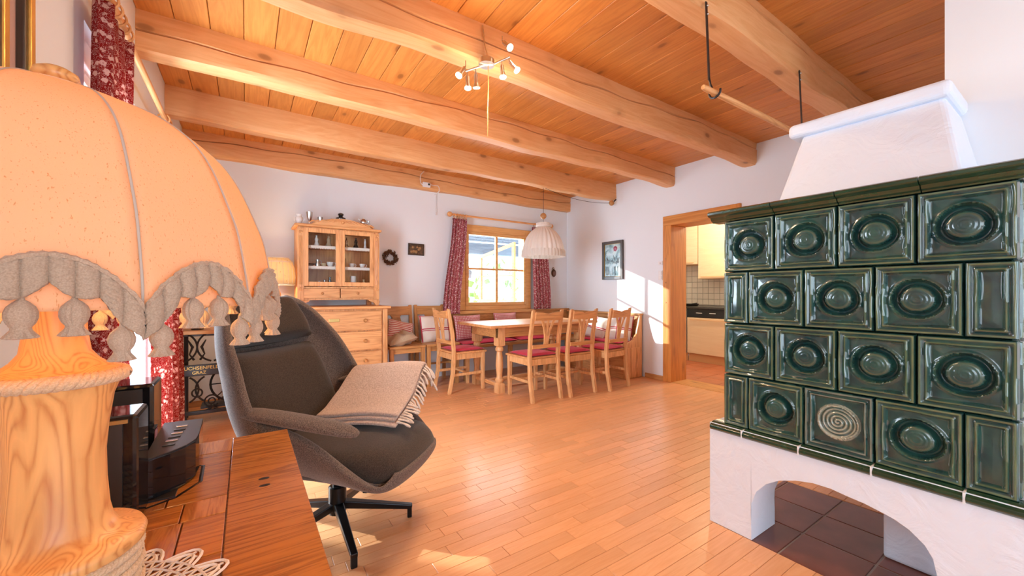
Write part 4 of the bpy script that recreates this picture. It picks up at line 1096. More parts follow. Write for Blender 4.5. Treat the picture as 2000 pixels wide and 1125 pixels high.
# painting on the right wall
pp = thing('framed_painting', 'framed painting of a red flower over blue-white blooms on the right wall', 'picture', (XR, 3.98, 1.59))
py0, py1, pz0, pz1 = 3.765, 4.155, 1.315, 1.87
def fr2(root, y0_, y1_, z0_, z1_, w, d, mat, name, x=XR):
    m = MB().box(x - d, x, y0_, y0_ + w, z0_, z1_).box(x - d, x, y1_ - w, y1_, z0_, z1_).box(x - d, x, y0_ + w, y1_ - w, z0_, z0_ + w).box(x - d, x, y0_ + w, y1_ - w, z1_ - w, z1_)
    return wpart(m, name, M[mat], root, bevel=.004)
fr2(pp, py0, py1, pz0, pz1, .042, .028, 'darkbrown', 'frame'); fr2(pp, py0 + .038, py1 - .038, pz0 + .038, pz1 - .038, .008, .018, 'gold', 'slip')
pm, nt, b = newmat('flower_painting'); v_ = coords(nt, (1, 1, 1), rnd=False)
n1 = noise(nt, v_, 7, 4, 1.0); r1 = ramp(nt, [(.30, (.06, .09, .10)), (.42, (.22, .36, .40)), (.55, (.55, .70, .74)), (.72, (.80, .80, .72))]); nt.links.new(n1, r1.inputs[0])
nt.links.new(r1.outputs[0], b.inputs['Base Color']); b.inputs['Roughness'].default_value = .25
wpart(B(XR - .012, XR, py0 + .044, py1 - .044, pz0 + .044, pz1 - .044), 'canvas', pm, pp)
m = MB(); r = random.Random(4); yc = (py0 + py1) / 2
for k in range(30): yy, zz = yc + r.uniform(-.12, .12), 1.55 + r.uniform(-.02, .06); m.bar((XR - .0135, yy, zz), (XR - .0135, yy + r.uniform(-.03, .03), zz + r.uniform(.02, .07)), .006, .002, up=(1, 0, 0))
for k in range(14): yy = yc + r.uniform(-.10, .12); m.bar((XR - .0135, yy, 1.38), (XR - .0135, yy + r.uniform(-.02, .02), 1.5), .003, .002, up=(1, 0, 0))
wpart(m, 'painted_stems', plain('paint_dark', (.05, .06, .06), .5), pp)
m = MB()
for a in range(7): t = 2 * pi * a / 7; m.ball((XR - .0135, yc - .05 + .022 * cos(t), 1.755 + .022 * sin(t)), .018, 8, (.12, 1, 1))
wpart(m, 'painted_flower', plain('paint_red', (.42, .05, .10), .5), pp, smooth=60)
wpart(B(XR - .018, XR - .016, py0 + .044, py1 - .044, pz0 + .044, pz1 - .044), 'pane', M['glass2'], pp)
for nm, z, h, lab, cat in (('thermostat', 1.50, .05, 'small white thermostat on the wall left of the doorway', 'thermostat'), ('light_switch', 1.345, .12, 'white double light switch below the thermostat by the doorway', 'switch')):
    o = thing(nm, lab, cat, (XR, 3.16, z))
    wpart(B(XR - .012, XR, 3.135, 3.195, z - h / 2, z + h / 2), 'plate', M['white'], o, bevel=.003)
    if nm == 'light_switch':
        for q in (-1, 1): wpart(B(XR - .018, XR - .012, 3.145, 3.185, z + q * .028 - .02, z + q * .028 + .02), 'rocker', M['white'], o, bevel=.002)
    else: wpart(MB().ball((XR - .013, 3.165, z), .009, 10, (.5, 1, 1)), 'dial', M['pewter'], o, smooth=60)
# adapter and cable on the last beam
ad = thing('power_adapter', 'white transformer box with cable clipped to the beam at the window wall', 'adapter', (1.92, 4.83, 2.50))
MB().box(-.05, .05, -.03, .0, -.03, .03).build('body', M['white'], ad, bevel=.008); B(.015, .04, -.032, -.03, -.006, .018).build('print', M['blackp'], ad)
m = MB(); m.tube([(-.05, -.012, -.01), (-.075, -.014, .01), (-.085, -.015, .06), (-.075, -.012, .12), (-.03, -.008, .17)], .004, 6)
m.tube([(.05, -.01, .012), (.10, -.006, .01), (.16, -.006, .012), (.175, -.008, -.01), (.175, -.010, -.06), (.165, .05, -.075), (.165, .12, -.078)], .004, 6); m.build('cable', M['white'], ad, smooth=60)
o = thing('pull_cord', 'thin white cord hanging down the window wall under the transformer', 'cord', (2.10, YB - .02, 2.2)); MB().tube([(0, 0, .23), (0, 0, .05), (.006, 0, -.02)], .0032, 6).build('cord', M['white'], o, smooth=60); MB().lathe([(.003, -.05), (.007, -.045), (.005, -.015)], n=8).build('toggle', M['white'], o, smooth=50)
# pendant lamp over the table
pl = thing('pendant_lamp', 'white gathered fabric pendant lamp hanging over the dining table', 'lamp', (3.14, 3.96, 1.58))
m = MB()
gm = lambda a, j: 1 + .03 * sin(26 * a) * (1 if j < 9 else .6)
prof = [(.262, -.004), (.270, .004), (.268, .03), (.262, .075), (.258, .09), (.250, .13), (.232, .19), (.205, .25), (.165, .305), (.12, .345), (.088, .368), (.078, .375), (.090, .40), (.088, .425)]
MB().lathe(prof, n=156, mod=gm, cap=False).build('lamp_shade', M['pendant'], pl, smooth=True)
mb = MB(); mb.lathe([(.272, -.006), (.276, .0), (.275, .05), (.268, .082)], n=156, mod=lambda a, j: 1 + .022 * sin(39 * a), cap=False); mb.build('frill', M['pendant'], pl, smooth=True)
mb = MB(); mb.tube([(.090 * cos(t), .09 * sin(t), .39) for t in [2 * pi * k / 24 for k in range(24)]], .008, 6, closed=True); mb.ball((.095, -.03, .40), .022, 8, (1, .6, 1)); mb.build('ribbon', M['lace'], pl, smooth=60)
MB().ball((0, 0, .515), .040, 18).build('wooden_ball', M['old'], pl, smooth=60)
MB().cyl((0, 0, .25), (0, 0, .875), .0028, n=8).build('cable', M['blackp'], pl, smooth=50)
MB().cyl((0, 0, .23), (0, 0, .30), .018).build('socket', M['white'], pl, smooth=40); MB().ball((0, 0, .20), .03, 12).build('bulb', M['white'], pl, smooth=60)
bl = thing('cable_ball', 'brown wooden cable ball under the beam end with a thin lamp cable', 'cable holder', (4.33, 3.90, 2.40))
MB().ball((0, 0, 0), .038, 16).build('wooden_ball', M['old'], bl, smooth=60)
m = MB(); m.cyl((.05, 0, .03), (.09, 0, .06), .008); m.build('hook', M['black'], bl)
m = MB(); pts = []
for k in range(17):
    q = k / 16; pts.append((-1.17 * (1 - q), .04 * (1 - q), .045 * (1 - q) - .10 * 4 * q * (1 - q) * .55)); 
m.tube(pts, .0028, 6); m.build('cable', M['blackp'], bl, smooth=60)

# spotlight bar
sb = thing('spotlight_bar', 'lit six-spot steel ceiling lamp on a wire from the split beam', 'lamp', (1.14, 1.93, 2.42))
wpart(MB().tube([(1.13, 1.985, 2.655), (1.135, 1.975, 2.56), (1.14, 1.935, 2.43)], .0035, 8), 'wire', M['steel'], sb, smooth=60)
wpart(MB().lathe([(.0, 0), (.045, 0), (.045, .028), (.038, .034), (0, .034)], (1.13, 1.94, 2.405), 24, cap=False), 'canopy', M['steel'], sb, smooth=40)
rv = Vector((cos(radians(-YAW)), sin(radians(-YAW)), 0)); fv = Vector((fx, fy, 0))
cb = Vector((1.135, 1.935, 2.405))
b0 = cb - rv * .125 + Vector((0, 0, -.035)); b1 = cb + rv * .125 + Vector((0, 0, .045))
wpart(MB().tube([b0, cb - rv * .02, cb + rv * .02, b1], .006, 8), 'bar', M['steel'], sb, smooth=60)
b2 = cb - fv * .10 + Vector((0, 0, -.01)); b3 = cb + fv * .10
spots = [(-.125, -.035, (-.35, -.35, -.75), .06), (-.115, -.034, (.05, -.1, -1), .0), (-.068, -.02, (.04, .2, -1), .0), (.078, .028, (.1, -.1, -1), .0), (.118, .045, (.55, -.2, -.8), .0), (.082, .12, (.55, -.5, -.75), .03)]
for k, (u_, z_, dv, up_) in enumerate(spots):
    base = cb + rv * u_ + Vector((0, 0, z_ + up_ * .5)); dr = (rv * dv[0] + fv * dv[1] + Vector((0, 0, dv[2]))).normalized()
    sp_ = MB()
    st0 = base + Vector((0, 0, .03 if up_ else 0))
    j = base + Vector((0, 0, -.015 if not up_ else 0)); e0 = j + dr * .015; e1 = j + dr * .060; e2 = j + dr * .085
    sp_.cyl(st0, j, .003, n=8); sp_.tube([j, e0, e0 + dr * .002, e1, e1 + dr * .002, e2], [.004, .006, .011, .012, .013, .021], 14)
    s_ = wpart(sp_, 'spot', M['steel'], sb, smooth=40)
    bb = MB().cyl(e2 + dr * .0005, e2 + dr * .004, .019, n=14); o = bb.build('bulb', M['bulb'], s_)
    light('spot_light', 'SPOT', tuple(e2 + dr * .012), 15, (1, .70, .42), target=tuple(e2 + dr), spot=120, radius=.02)
light('spot_glow', 'POINT', (1.14, 1.90, 2.22), 10, (1, .74, .50), radius=.14)
wpart(MB().tube([(1.135, 1.93, 2.40), (1.137, 1.93, 2.28), (1.132, 1.93, 2.15), (1.134, 1.93, 2.0)], .0026, 6), 'pull_cord', M['pine'], sb, smooth=60)

# hanging pole with iron hooks
hp = thing('hanging_pole', 'peeled wooden pole hanging from a ceiling beam on two iron hooks', 'pole', (2.3, 1.0, 2.03))
wpart(MB().tube([(1.68, .985, 2.03), (1.70, .985, 2.03), (2.2, .985, 2.038), (3.05, .985, 2.045)], [.010, .013, .0145, .013], 12), 'pole', M['pine_x'], hp, smooth=50)
for x in (1.775, 2.79):
    hk = wpart(MB().bar((x, 1.026, 2.47), (x, 1.012, 2.10), .013, .005, up=(0, 1, 0)).tube([(x, .985 + .026 * cos(t), 2.035 + .026 * sin(t)) for t in [radians(60 - 18 * q) for q in range(15)]], .005, 8).tube([(x, 1.012, 2.11), (x, 1.005, 2.075), (x, .998, 2.058)], .005, 8), 'iron_hook', M['iron'], hp, smooth=40)
    for z in (2.45, 2.41): wpart(MB().ball((x, 1.018, z), .005, 8), 'nail', M['steel'], hp, smooth=60)

# sewing machine table
sw = thing('sewing_machine_table', 'black cast-iron sewing machine stand with wooden top in the far left corner', 'table', (-.18, 4.42, 0))
def swt(mb, name, mat, **k): return wpart(mb, name, M[mat], sw, **k)
swt(B(-.49, .13, 4.18, 4.62, .775, .805), 'table_top', 'old_x', bevel=.004)
m = MB().bar((-.46, 4.3, .76), (.10, 4.3, .76), .02, .02).bar((-.46, 4.3, .76), (-.42, 4.3, 0), .03, .025, up=(0, 1, 0)).bar((.10, 4.3, .76), (.08, 4.3, 0), .03, .025, up=(0, 1, 0)).bar((-.46, 4.3, .10), (.1, 4.3, .10), .035, .03)
swt(m, 'iron_frame', 'iron', bevel=.004)
def arcpts(cx_, cz_, r_, a0_, a1_, n=16, y=4.29): return [(cx_ + r_ * cos(radians(a0_ + (a1_ - a0_) * k / n)), y, cz_ + r_ * sin(radians(a0_ + (a1_ - a0_) * k / n))) for k in range(n + 1)]
m = MB()
for cx_ in (-.34, -.13):
    m.tube(arcpts(cx_ - .13, .66, .13, -75, 75), .008, 6); m.tube(arcpts(cx_ + .13, .66, .13, 105, 255), .008, 6)
    m.tube(arcpts(cx_ - .11, .30, .12, -60, 60), .008, 6); m.tube(arcpts(cx_ + .11, .30, .12, 120, 240), .008, 6)
    m.tube(arcpts(cx_, .27, .035, 0, 360), .007, 6); m.tube(arcpts(cx_ + .1, .19, .05, 0, 330), .007, 6); m.tube(arcpts(cx_ + .1, .19, .024, 0, 360), .006, 6)
    m.tube(arcpts(cx_, .26, .16, 220, 320), .009, 6)
    for q in (-1, 1): m.tube([(cx_ + q * .02, 4.29, .55), (cx_ + q * .05, 4.29, .60), (cx_ + q * .03, 4.29, .66), (cx_ + q * .06, 4.29, .72)], [.010, .006, .012, .005], 6)
swt(m, 'scrollwork', 'iron', smooth=60)
nb = swt(B(-.475, .11, 4.275, 4.30, .415, .51), 'name_plate', 'iron', bevel=.006)
def text(s, size, loc, rot, mat, parent, name='lettering', ext=.002, align='CENTER'):
    c = bpy.data.curves.new(name, 'FONT'); c.body = s; c.size = size; c.extrude = ext; c.align_x = align; c.align_y = 'CENTER'
    o = bpy.data.objects.new(name, c); COL.objects.link(o); c.materials.append(mat); me = bpy.data.meshes.new_from_object(o); bpy.data.objects.remove(o); bpy.data.curves.remove(c)
    me.materials.clear(); me.materials.append(mat)
    o = bpy.data.objects.new(name, me); COL.objects.link(o); o.parent = parent; o.location = loc; o.rotation_euler = rot; return o
text('LUCHSENFELD', .040, (-.447, 4.274, .482), (radians(90), 0, 0), M['gold'], nb, align='LEFT')
text('GRAZ', .036, (-.325, 4.274, .442), (radians(90), 0, 0), M['gold'], nb)
m = MB(); m.tube([(.30 * 0 - .10 + .16 * cos(t), 4.46, .30 + .16 * sin(t)) for t in [2 * pi * k / 30 for k in range(30)]], .010, 6, closed=True)
for k in range(4): t = pi * k / 4; m.tube([(-.10 - .16 * cos(t), 4.46, .30 - .16 * sin(t)), (-.10 + .16 * cos(t), 4.46, .30 + .16 * sin(t))], .005, 6)
swt(m, 'wheel', 'iron', smooth=60)
swt(B(-.32, .10, 4.33, 4.50, .12, .14), 'treadle', 'iron')
for x in (-.44, .08): swt(MB().bar((x, 4.58, 0), (x, 4.58, .77), .03, .03), 'rear_leg', 'iron')
o = thing('dark_jug', 'small black jug on the sewing machine table, below the lamp tassels', 'jug', (-.34, 4.32, .806))
MB().lathe([(0, 0), (.045, 0), (.055, .05), (.04, .10), (.035, .13), (.045, .16), (.04, .16), (0, .1)], n=16, cap=False).build('body', M['pot'], o, smooth=50)
MB().tube([(-.05 - .02 * sin(a), 0, .08 + .045 * cos(a)) for a in [pi * k / 8 for k in range(9)]], .006, 6).build('handle', M['pot'], o, smooth=60)

# ================================================================== ARMCHAIR
AC = (.365, 2.036, 0); AR = 44
ac = thing('swivel_armchair', 'dark grey wool swivel armchair with high back and armrests', 'armchair', AC, AR)
# shell: centre line (y, z), width, side height
CL = [(-.42, .385, .19, .02), (-.415, .350, .22, .03), (-.39, .315, .265, .05), (-.31, .292, .315, .13), (-.13, .282, .345, .27), (.06, .282, .35, .325), (.18, .300, .36, .33), (.28, .36, .37, .33),
      (.345, .47, .37, .30), (.395, .60, .37, .28), (.435, .72, .35, .26), (.475, .84, .325, .23), (.505, .95, .28, .19), (.53, 1.04, .225, .14), (.54, 1.085, .18, .09)]
def cl(t):
    x = t * (len(CL) - 1); i = min(int(x), len(CL) - 2); f = x - i
    def cr4(p0, p1, p2, p3): return .5 * ((2 * p1) + (-p0 + p2) * f + (2 * p0 - 5 * p1 + 4 * p2 - p3) * f * f + (-p0 + 3 * p1 - 3 * p2 + p3) * f ** 3)
    P_ = [CL[max(0, min(len(CL) - 1, i + k))] for k in (-1, 0, 1, 2)]
    return [cr4(P_[0][c], P_[1][c], P_[2][c], P_[3][c]) for c in range(4)]
def shell_pt(t, s, off=0.0):
    y, z, w, h = cl(t); y2, z2, _, _ = cl(min(1, t + .01)); y1_, z1_, _, _ = cl(max(0, t - .01))
    d = Vector((y2 - y1_, z2 - z1_)).normalized(); nrm = Vector((-d.y, d.x))
    if nrm.y < 0 and abs(d.x) > .9: nrm = -nrm
    a = abs(s); sg = 1 if s > 0 else -1
    ang = a * pi / 2
    xx = sin(ang) ** .92 if a > 0 else 0; hh = (1 - cos(ang)) ** .95
    return Vector((sg * xx * w, y + nrm.x * (hh * h + off), z + nrm.y * (hh * h + off)))
m = MB().grid(lambda u, v: tuple(shell_pt(v, 2 * u - 1)), 29, 43)
m.build('shell', M['greyfab'], ac, smooth=True, solid=.034, subsurf=1)
# cushions follow the shell
def cush(t0_, t1_, smax, th, name, mat, off=.02, bul=.3, wmax=None):
    m = MB(); nu, nv = 17, 15
    for side in (0, 1):
        def fn(u, v):
            s = (2 * u - 1); t = t0_ + (t1_ - t0_) * v; vv = 2 * v - 1
            y, z, w, h = cl(t); y2, z2, _, _ = cl(min(1, t + .01)); y1_, z1_, _, _ = cl(max(0, t - .01))
            d = Vector((y2 - y1_, z2 - z1_)).normalized(); nrm = Vector((-d.y, d.x))
            k = max(0, 1 - abs(s) ** 6) ** .4 * max(0, 1 - abs(vv) ** 6) ** .4
            base = h * (1 - sqrt(max(0, 1 - (s * smax) ** 2)))
            lo_ = base + .022; hh = max(lo_ + .004, off + th * k + .35 * base) if side else lo_
            x = s * w * smax * (1 - .06 * abs(vv) ** 4)
            return (x, y + nrm.x * hh, z + nrm.y * hh)
        g = MB().grid(fn, nu, nv)
        if side == 0: g.f = [tuple(reversed(f_)) for f_ in g.f]
        m.add(g.v, g.f)
    return m.build(name, M[mat], ac, smooth=True, subsurf=1, weld=True)
def lerp_tab(tab, x):
    for a_, b_ in zip(tab[:-1], tab[1:]):
        if x <= b_[0]: q = (x - a_[0]) / (b_[0] - a_[0]); return [a_[k] + (b_[k] - a_[k]) * q for k in range(len(a_))]
    return list(tab[-1])
SEAT = [(-.425, .175, .385, .320, .425), (-.40, .215, .395, .318, .452), (-.33, .265, .405, .318, .475), (-.2, .295, .43, .318, .482), (0, .305, .44, .318, .472), (.15, .30, .45, .335, .462), (.29, .28, .46, .39, .462)]
m = MB()
for side in (0, 1):
    def fn(u, v):
        s_ = 2 * u - 1; vv = 2 * v - 1; y = -.425 + .70 * v
        _, w, ze, zl, zh = lerp_tab(SEAT, y); k = max(0, 1 - abs(s_) ** 5) ** .45 * max(0, 1 - abs(vv) ** 9) ** .45
        return (s_ * w, y - .012 * (1 - s_ * s_), ze + (zh - ze) * k if side else ze - (ze - zl) * k)
    g = MB().grid(fn, 21, 25)
    if side == 0: g.f = [tuple(reversed(f_)) for f_ in g.f]
    m.add(g.v, g.f)
m.build('seat_cushion', M['darkfab'], ac, smooth=True, subsurf=1, weld=True)
cush(.50, .775, .80, .105, 'back_cushion', 'darkfab', off=.055)
cush(.79, .99, .86, .11, 'headrest', 'darkfab', off=.055)
for s in (-1, 1):
    pts = [(s * .325, .23, .625), (s * .335, .19, .635), (s * .345, .12, .636), (s * .350, .0, .630), (s * .350, -.12, .620), (s * .342, -.21, .608), (s * .325, -.275, .592), (s * .30, -.31, .568)]
    n = 14; vs = []; fs = []
    rad = [.018, .034, .044, .047, .047, .046, .040, .02]
    for (x, y, z), r in zip(pts, rad):
        for k in range(n): a = 2 * pi * k / n; vs.append((x + r * 1.15 * cos(a), y, z + r * .55 * sin(a)))
    for i in range(len(pts) - 1):
        for k in range(n): l = (k + 1) % n; fs.append((i * n + k, i * n + l, (i + 1) * n + l, (i + 1) * n + k))
    fs.append(tuple(range(n - 1, -1, -1))); fs.append(tuple((len(pts) - 1) * n + k for k in range(n)))
    MB().add(vs, fs).build('armrest', M['greyfab'], ac, smooth=True, subsurf=1)
MB().lathe([(.038, .075), (.040, .085), (.040, .20), (.034, .205)], n=20).build('hub', M['black'], ac, smooth=40)
MB().cyl((0, 0, .2), (0, 0, .30), .022).build('column', M['black'], ac, smooth=40)
B(-.11, .11, -.10, .10, .268, .290).build('seat_plate', M['black'], ac, bevel=.006)
MB().cyl((.04, -.14, .262), (.13, -.22, .255), .020, .030).build('tilt_knob', M['blackp'], ac, smooth=40)
for k in range(5):
    a = radians(-61.6 + 72 * k); c, s = cos(a), sin(a)
    l_ = MB().bar((.02 * c, .02 * s, .115), (.345 * c, .345 * s, .052), .042, .036, w2=.028, h2=.022); l_.bar((.333 * c, .333 * s, .055), (.333 * c, .333 * s, 0), .026, .022, up=(c, s, 0))
    l_.build('foot_bar', M['black'], ac, bevel=.004)
# folded throw over the far arm
def wac(p): return ac.matrix_basis @ Vector(p)
bk = thing('folded_throw', 'taupe wool throw with cream fringes folded over the armchair arm', 'blanket', AC, AR)
def bl_fn(u, v, lift=0):
    # u across: 0 seat side .. 1 outside of the arm ; v along: 0 front .. 1 back
    y = -.30 + .41 * v + .03 * (1 - u) * (v - .5) - .0 * u * (1 - v)
    key = [(0, -.02, .495), (.22, .07, .520), (.45, .17, .575), (.62, .24, .640), (.72, .285, .678), (.82, .325, .690), (.90, .355, .672), (1.0, .368, .60)]
    for a, b in zip(key[:-1], key[1:]):
        if a[0] <= u <= b[0]:
            q = (u - a[0]) / (b[0] - a[0]); q = q * q * (3 - 2 * q) if False else q
            x = a[1] + (b[1] - a[1]) * q; z = a[2] + (b[2] - a[2]) * q; break
    z += .012 * sin(3.2 * v + 1) + .006 * sin(9 * u + 4 * v) + lift
    return (x, y, z)
for k, (lf, uu, vv0) in enumerate(((0, 0.0, 0), (.018, .03, .02), (.036, .05, .0))):
    MB().grid(lambda u, v: bl_fn(uu + (1 - 2 * uu * .4) * u * (1 - uu), vv0 + v * (1 - 1.2 * vv0), lf), 30, 16).build('fold', M['throw'], bk, smooth=True, solid=.017, subsurf=1)
f0 = None
for k in range(24):
    u = .02 + .96 * k / 23; p = Vector(bl_fn(u, 0, .02)); r = random.Random(k)
    dz = -.05 - r.uniform(0, .018); dy = -.028 - r.uniform(0, .02); dx = r.uniform(-.012, .012)
    if u < .35: dz *= .25; dy *= 1.6
    MB().tube([p, p + Vector((dx * .3, dy * .5, dz * .25)), p + Vector((dx, dy * .8, dz * .7)), p + Vector((dx * 1.6, dy, dz))], [.006, .0045, .007, .004], 6).build('tassel', M['fringe'], bk, smooth=60)
cbl = thing('cable_loop', 'dark flat cable looping on the floor beside the desk', 'cable', (.20, 1.75, 0))
wpart(MB().tube([(.13, 1.72, .004), (.17, 1.80, .005), (.235, 1.83, .006), (.275, 1.78, .012), (.26, 1.70, .010), (.21, 1.655, .006), (.15, 1.64, .004)], .0045, 6), 'cable', M['blackp'], cbl, smooth=60)

# ================================================================== DESK AND WHAT STANDS ON IT
DZ = .64
K_ = 1.143
dk = thing('wooden_desk', 'dark varnished wooden desk with patchwork inlaid top in the foreground', 'desk', (-.19, .9, 0))
dx0, dx1, dy0, dy1 = -.495, .1235, .15, 1.606
wpart(B(dx0, dx1 - .002, dy0, dy1, DZ - .045, DZ - .012), 'top_slab', M['desk'], dk, bevel=.003)
pcs = [(-.03, .2, dy0, dy1, 'desk')]        # edge board
pcs += [(-.485, -.03, 1.30, 1.405, 'desk_y'), (-.13, -.031, 1.02, 1.299, 'desk'), (-.485, -.131, 1.02, 1.299, 'desk_y'), (-.10, -.031, .94, 1.019, 'desk_y'),
        (-.20, -.101, .94, 1.019, 'desk'), (-.485, -.201, .94, 1.019, 'desk'), (-.095, -.031, .80, .939, 'desk'), (-.20, -.096, .80, .939, 'desk_y'), (-.485, -.201, .78, .939, 'desk'),
        (-.16, -.031, .60, .799, 'desk'), (-.485, -.161, .56, .779, 'desk_y'), (-.485, -.031, .15, .559, 'desk'), (-.16, -.031, .56, .599, 'desk_y')]
pcs = [tuple((max(-.494, min(v * K_, dx1)) if n_ < 2 else (min(v * K_, dy1) if v > .16 else dy0)) if n_ < 4 else v for n_, v in enumerate(a)) for a in pcs]
for a in pcs: wpart(B(a[0] + .0008, a[1] - .0008, a[2] + .0008, a[3] - .0008, DZ - .012, DZ), 'inlay_panel', M[a[4]], dk, bevel=.0012, segs=1)
m = MB(); m.tube([(-.30, 1.26, DZ), (-.22, 1.24, DZ), (-.13, 1.25, DZ), (-.085, 1.22, DZ), (-.083, 1.12, DZ), (-.12, 1.06, DZ), (-.20, 1.02, DZ), (-.29, .97, DZ), (-.4, .93, DZ)], .004, 4)
m.v = [(max(x * K_, -.49), y * K_, DZ + (z - DZ) * .12) for x, y, z in m.v]; wpart(m, 'inlay_line', plain('inlay_dark', (.025, .012, .006), .2, coat=.5), dk)
for q in ((.040, 1.21), (.040, 1.166)): wpart(MB().ball((q[0], q[1], DZ), .011, 10, (1.2, .7, .06)), 'knot', plain('knot_black', (.012, .006, .004), .3), dk, smooth=60)
for x in (dx0 + .03, dx1 - .08):
    for y in (dy0 + .04, dy1 - .09): wpart(B(x, x + .05, y, y + .05, 0, DZ - .046), 'leg', M['desk'], dk, bevel=.003)
wpart(MB().box(dx0 + .04, dx1 - .045, dy0 + .05, dy0 + .07, DZ - .15, DZ - .045).box(dx0 + .04, dx1 - .045, dy1 - .07, dy1 - .05, DZ - .15, DZ - .045).box(dx1 - .065, dx1 - .045, dy0 + .05, dy1 - .05, DZ - .15, DZ - .045), 'apron', M['desk'], dk)
# doily
dl = MB(); r = random.Random(2); c_ = (-.215, .79); z_ = DZ + .0035
nR = 9
def dp(rad, a, dzz=0): return (c_[0] + rad * cos(a), c_[1] + rad * sin(a), z_ + dzz)
dl.lathe([(0, 0), (.105, 0), (.105, .0018), (0, .0018)], (c_[0], c_[1], z_ - .001), 40, cap=False)
for ri, (r0, r1, n_) in enumerate(((.104, .125, 40), (.125, .148, 48), (.148, .168, 56))):
    for k in range(n_):
        a = 2 * pi * k / n_; b_ = 2 * pi * (k + .5) / n_
        dl.bar(dp(r0, a), dp(r1, b_), .003, .002); dl.bar(dp(r0, a), dp(r1, b_ - 2 * pi / n_), .003, .002)
    dl.tube([dp(r1, 2 * pi * k / 60) for k in range(60)], .0022, 4, closed=True)
for k in range(16):
    a = 2 * pi * k / 16
    dl.tube([dp(.168 + .036 * sin(t), a - .17 + .34 * t / pi) for t in [pi * q / 8 for q in range(9)]], .003, 4)
    dl.tube([dp(.168 + .022 * sin(t), a - .12 + .24 * t / pi) for t in [pi * q / 8 for q in range(9)]], .003, 4)
    for q in (-.06, 0, .06): dl.bar(dp(.168, a + q), dp(.198 - abs(q) * .15, a + q * 1.1), .004, .002)
tag(dl.build('crochet_doily', M['lace'], smooth=40), 'white crocheted lace doily under the big lamp on the desk', 'doily')

# big lamp
LC = (-.23, .855); LZ = DZ + .006
lp = thing('table_lamp', 'large lit table lamp with pine column, ropes and fringed linen dome shade', 'lamp', (LC[0], LC[1], LZ))
prof = [(0, .0), (.084, .0), (.084, .082), (.090, .085), (.097, .091), (.099, .100), (.095, .108), (.080, .113), (.066, .119), (.060, .130), (.056, .150), (.053, .19), (.052, .235), (.055, .275), (.061, .32), (.068, .340), (.070, .347), (.0, .348)]
MB().lathe(prof, n=56, cap=False).build('column', M['lampwood'], lp, smooth=50)
prof = [(0, .345), (.062, .345), (.070, .355), (.069, .361), (.054, .367), (.044, .376), (.036, .388), (.032, .42), (.031, .46), (.037, .49), (.047, .51), (.047, .522), (.016, .528), (.010, .56), (0, .56)]
MB().lathe(prof, n=48, cap=False).build('collar', M['lampwood'], lp, smooth=50)
def rope(root, R_, z, r, turns, name='rope'):
    m = MB(); n = 150
    for s in range(3):
        m.tube([((R_ + r * .55 * cos(turns * t + s * 2 * pi / 3)) * cos(t), (R_ + r * .55 * cos(turns * t + s * 2 * pi / 3)) * sin(t), z + r * .55 * sin(turns * t + s * 2 * pi / 3)) for t in [2 * pi * k / n for k in range(n)]], r * .58, 7, closed=True)
    return m.build(name, M['rope'], root, smooth=60)
rope(lp, .071, .350, .0095, 17, 'neck_rope')
for k in range(6): rope(lp, .087 + .0015 * (k % 2), .008 + .0145 * k, .0078, 20 + k, 'base_rope')
# dome
NP = 12; A0 = radians(-61)
dome = [(a_, b_ + .06) for a_, b_ in [(.270, .395), (.2705, .42), (.266, .45), (.257, .50), (.245, .536), (.222, .592), (.200, .628), (.176, .652), (.142, .675), (.103, .692), (.07, .703), (.045, .710)]]
def dome_r(z):
    for (r0, z0_), (r1, z1_) in zip(dome[:-1], dome[1:]):
        if z0_ <= z <= z1_: return r0 + (r1 - r0) * (z - z0_) / (z1_ - z0_)
    return dome[0][0] if z < dome[0][1] else dome[-1][0]
# smooth profile by resampling
def dome_s(q):
    x = q * (len(dome) - 1); i = min(int(x), len(dome) - 2); f = x - i
    P_ = [dome[max(0, min(len(dome) - 1, i + k))] for k in (-1, 0, 1, 2)]
    return [.5 * ((2 * P_[1][c]) + (-P_[0][c] + P_[2][c]) * f + (2 * P_[0][c] - 5 * P_[1][c] + 4 * P_[2][c] - P_[3][c]) * f * f + (-P_[0][c] + 3 * P_[1][c] - 3 * P_[2][c] + P_[3][c]) * f ** 3) for c in range(2)]
def chord(a):     # flatten the cloth a little between the ribs
    k = ((a - A0) % (2 * pi / NP)) - pi / NP
    return (cos(pi / NP) / cos(k)) * .6 + .4
for p in range(NP):
    aa = A0 + 2 * pi * p / NP
    def fn(u, v):
        a = aa + (.004 + u * .992) * 2 * pi / NP; r_, z = dome_s(v); r_ *= chord(a)
        return (r_ * cos(a), r_ * sin(a), z)
    MB().grid(fn, 13, 40).build('shade_panel', M['shade'], lp, smooth=True, solid=.0012)
    MB().tube([(1.004 * dome_s(q / 30)[0] * cos(aa), 1.004 * dome_s(q / 30)[0] * sin(aa), dome_s(q / 30)[1]) for q in range(31)], .0015, 6).build('piping', M['piping'], lp, smooth=60)
mb = MB(); mb.lathe([(.0, .766), (.046, .766), (.046, .774), (.0, .776)], n=24, cap=False); mb.build('shade_cap', M['shade'], lp, smooth=40)
MB().lathe([(0, .772), (.010, .772), (.010, .780), (.021, .783), (.025, .789), (.023, .797), (.013, .803), (0, .805)], n=24, cap=False).build('finial', M['lampwood'], lp, smooth=60)
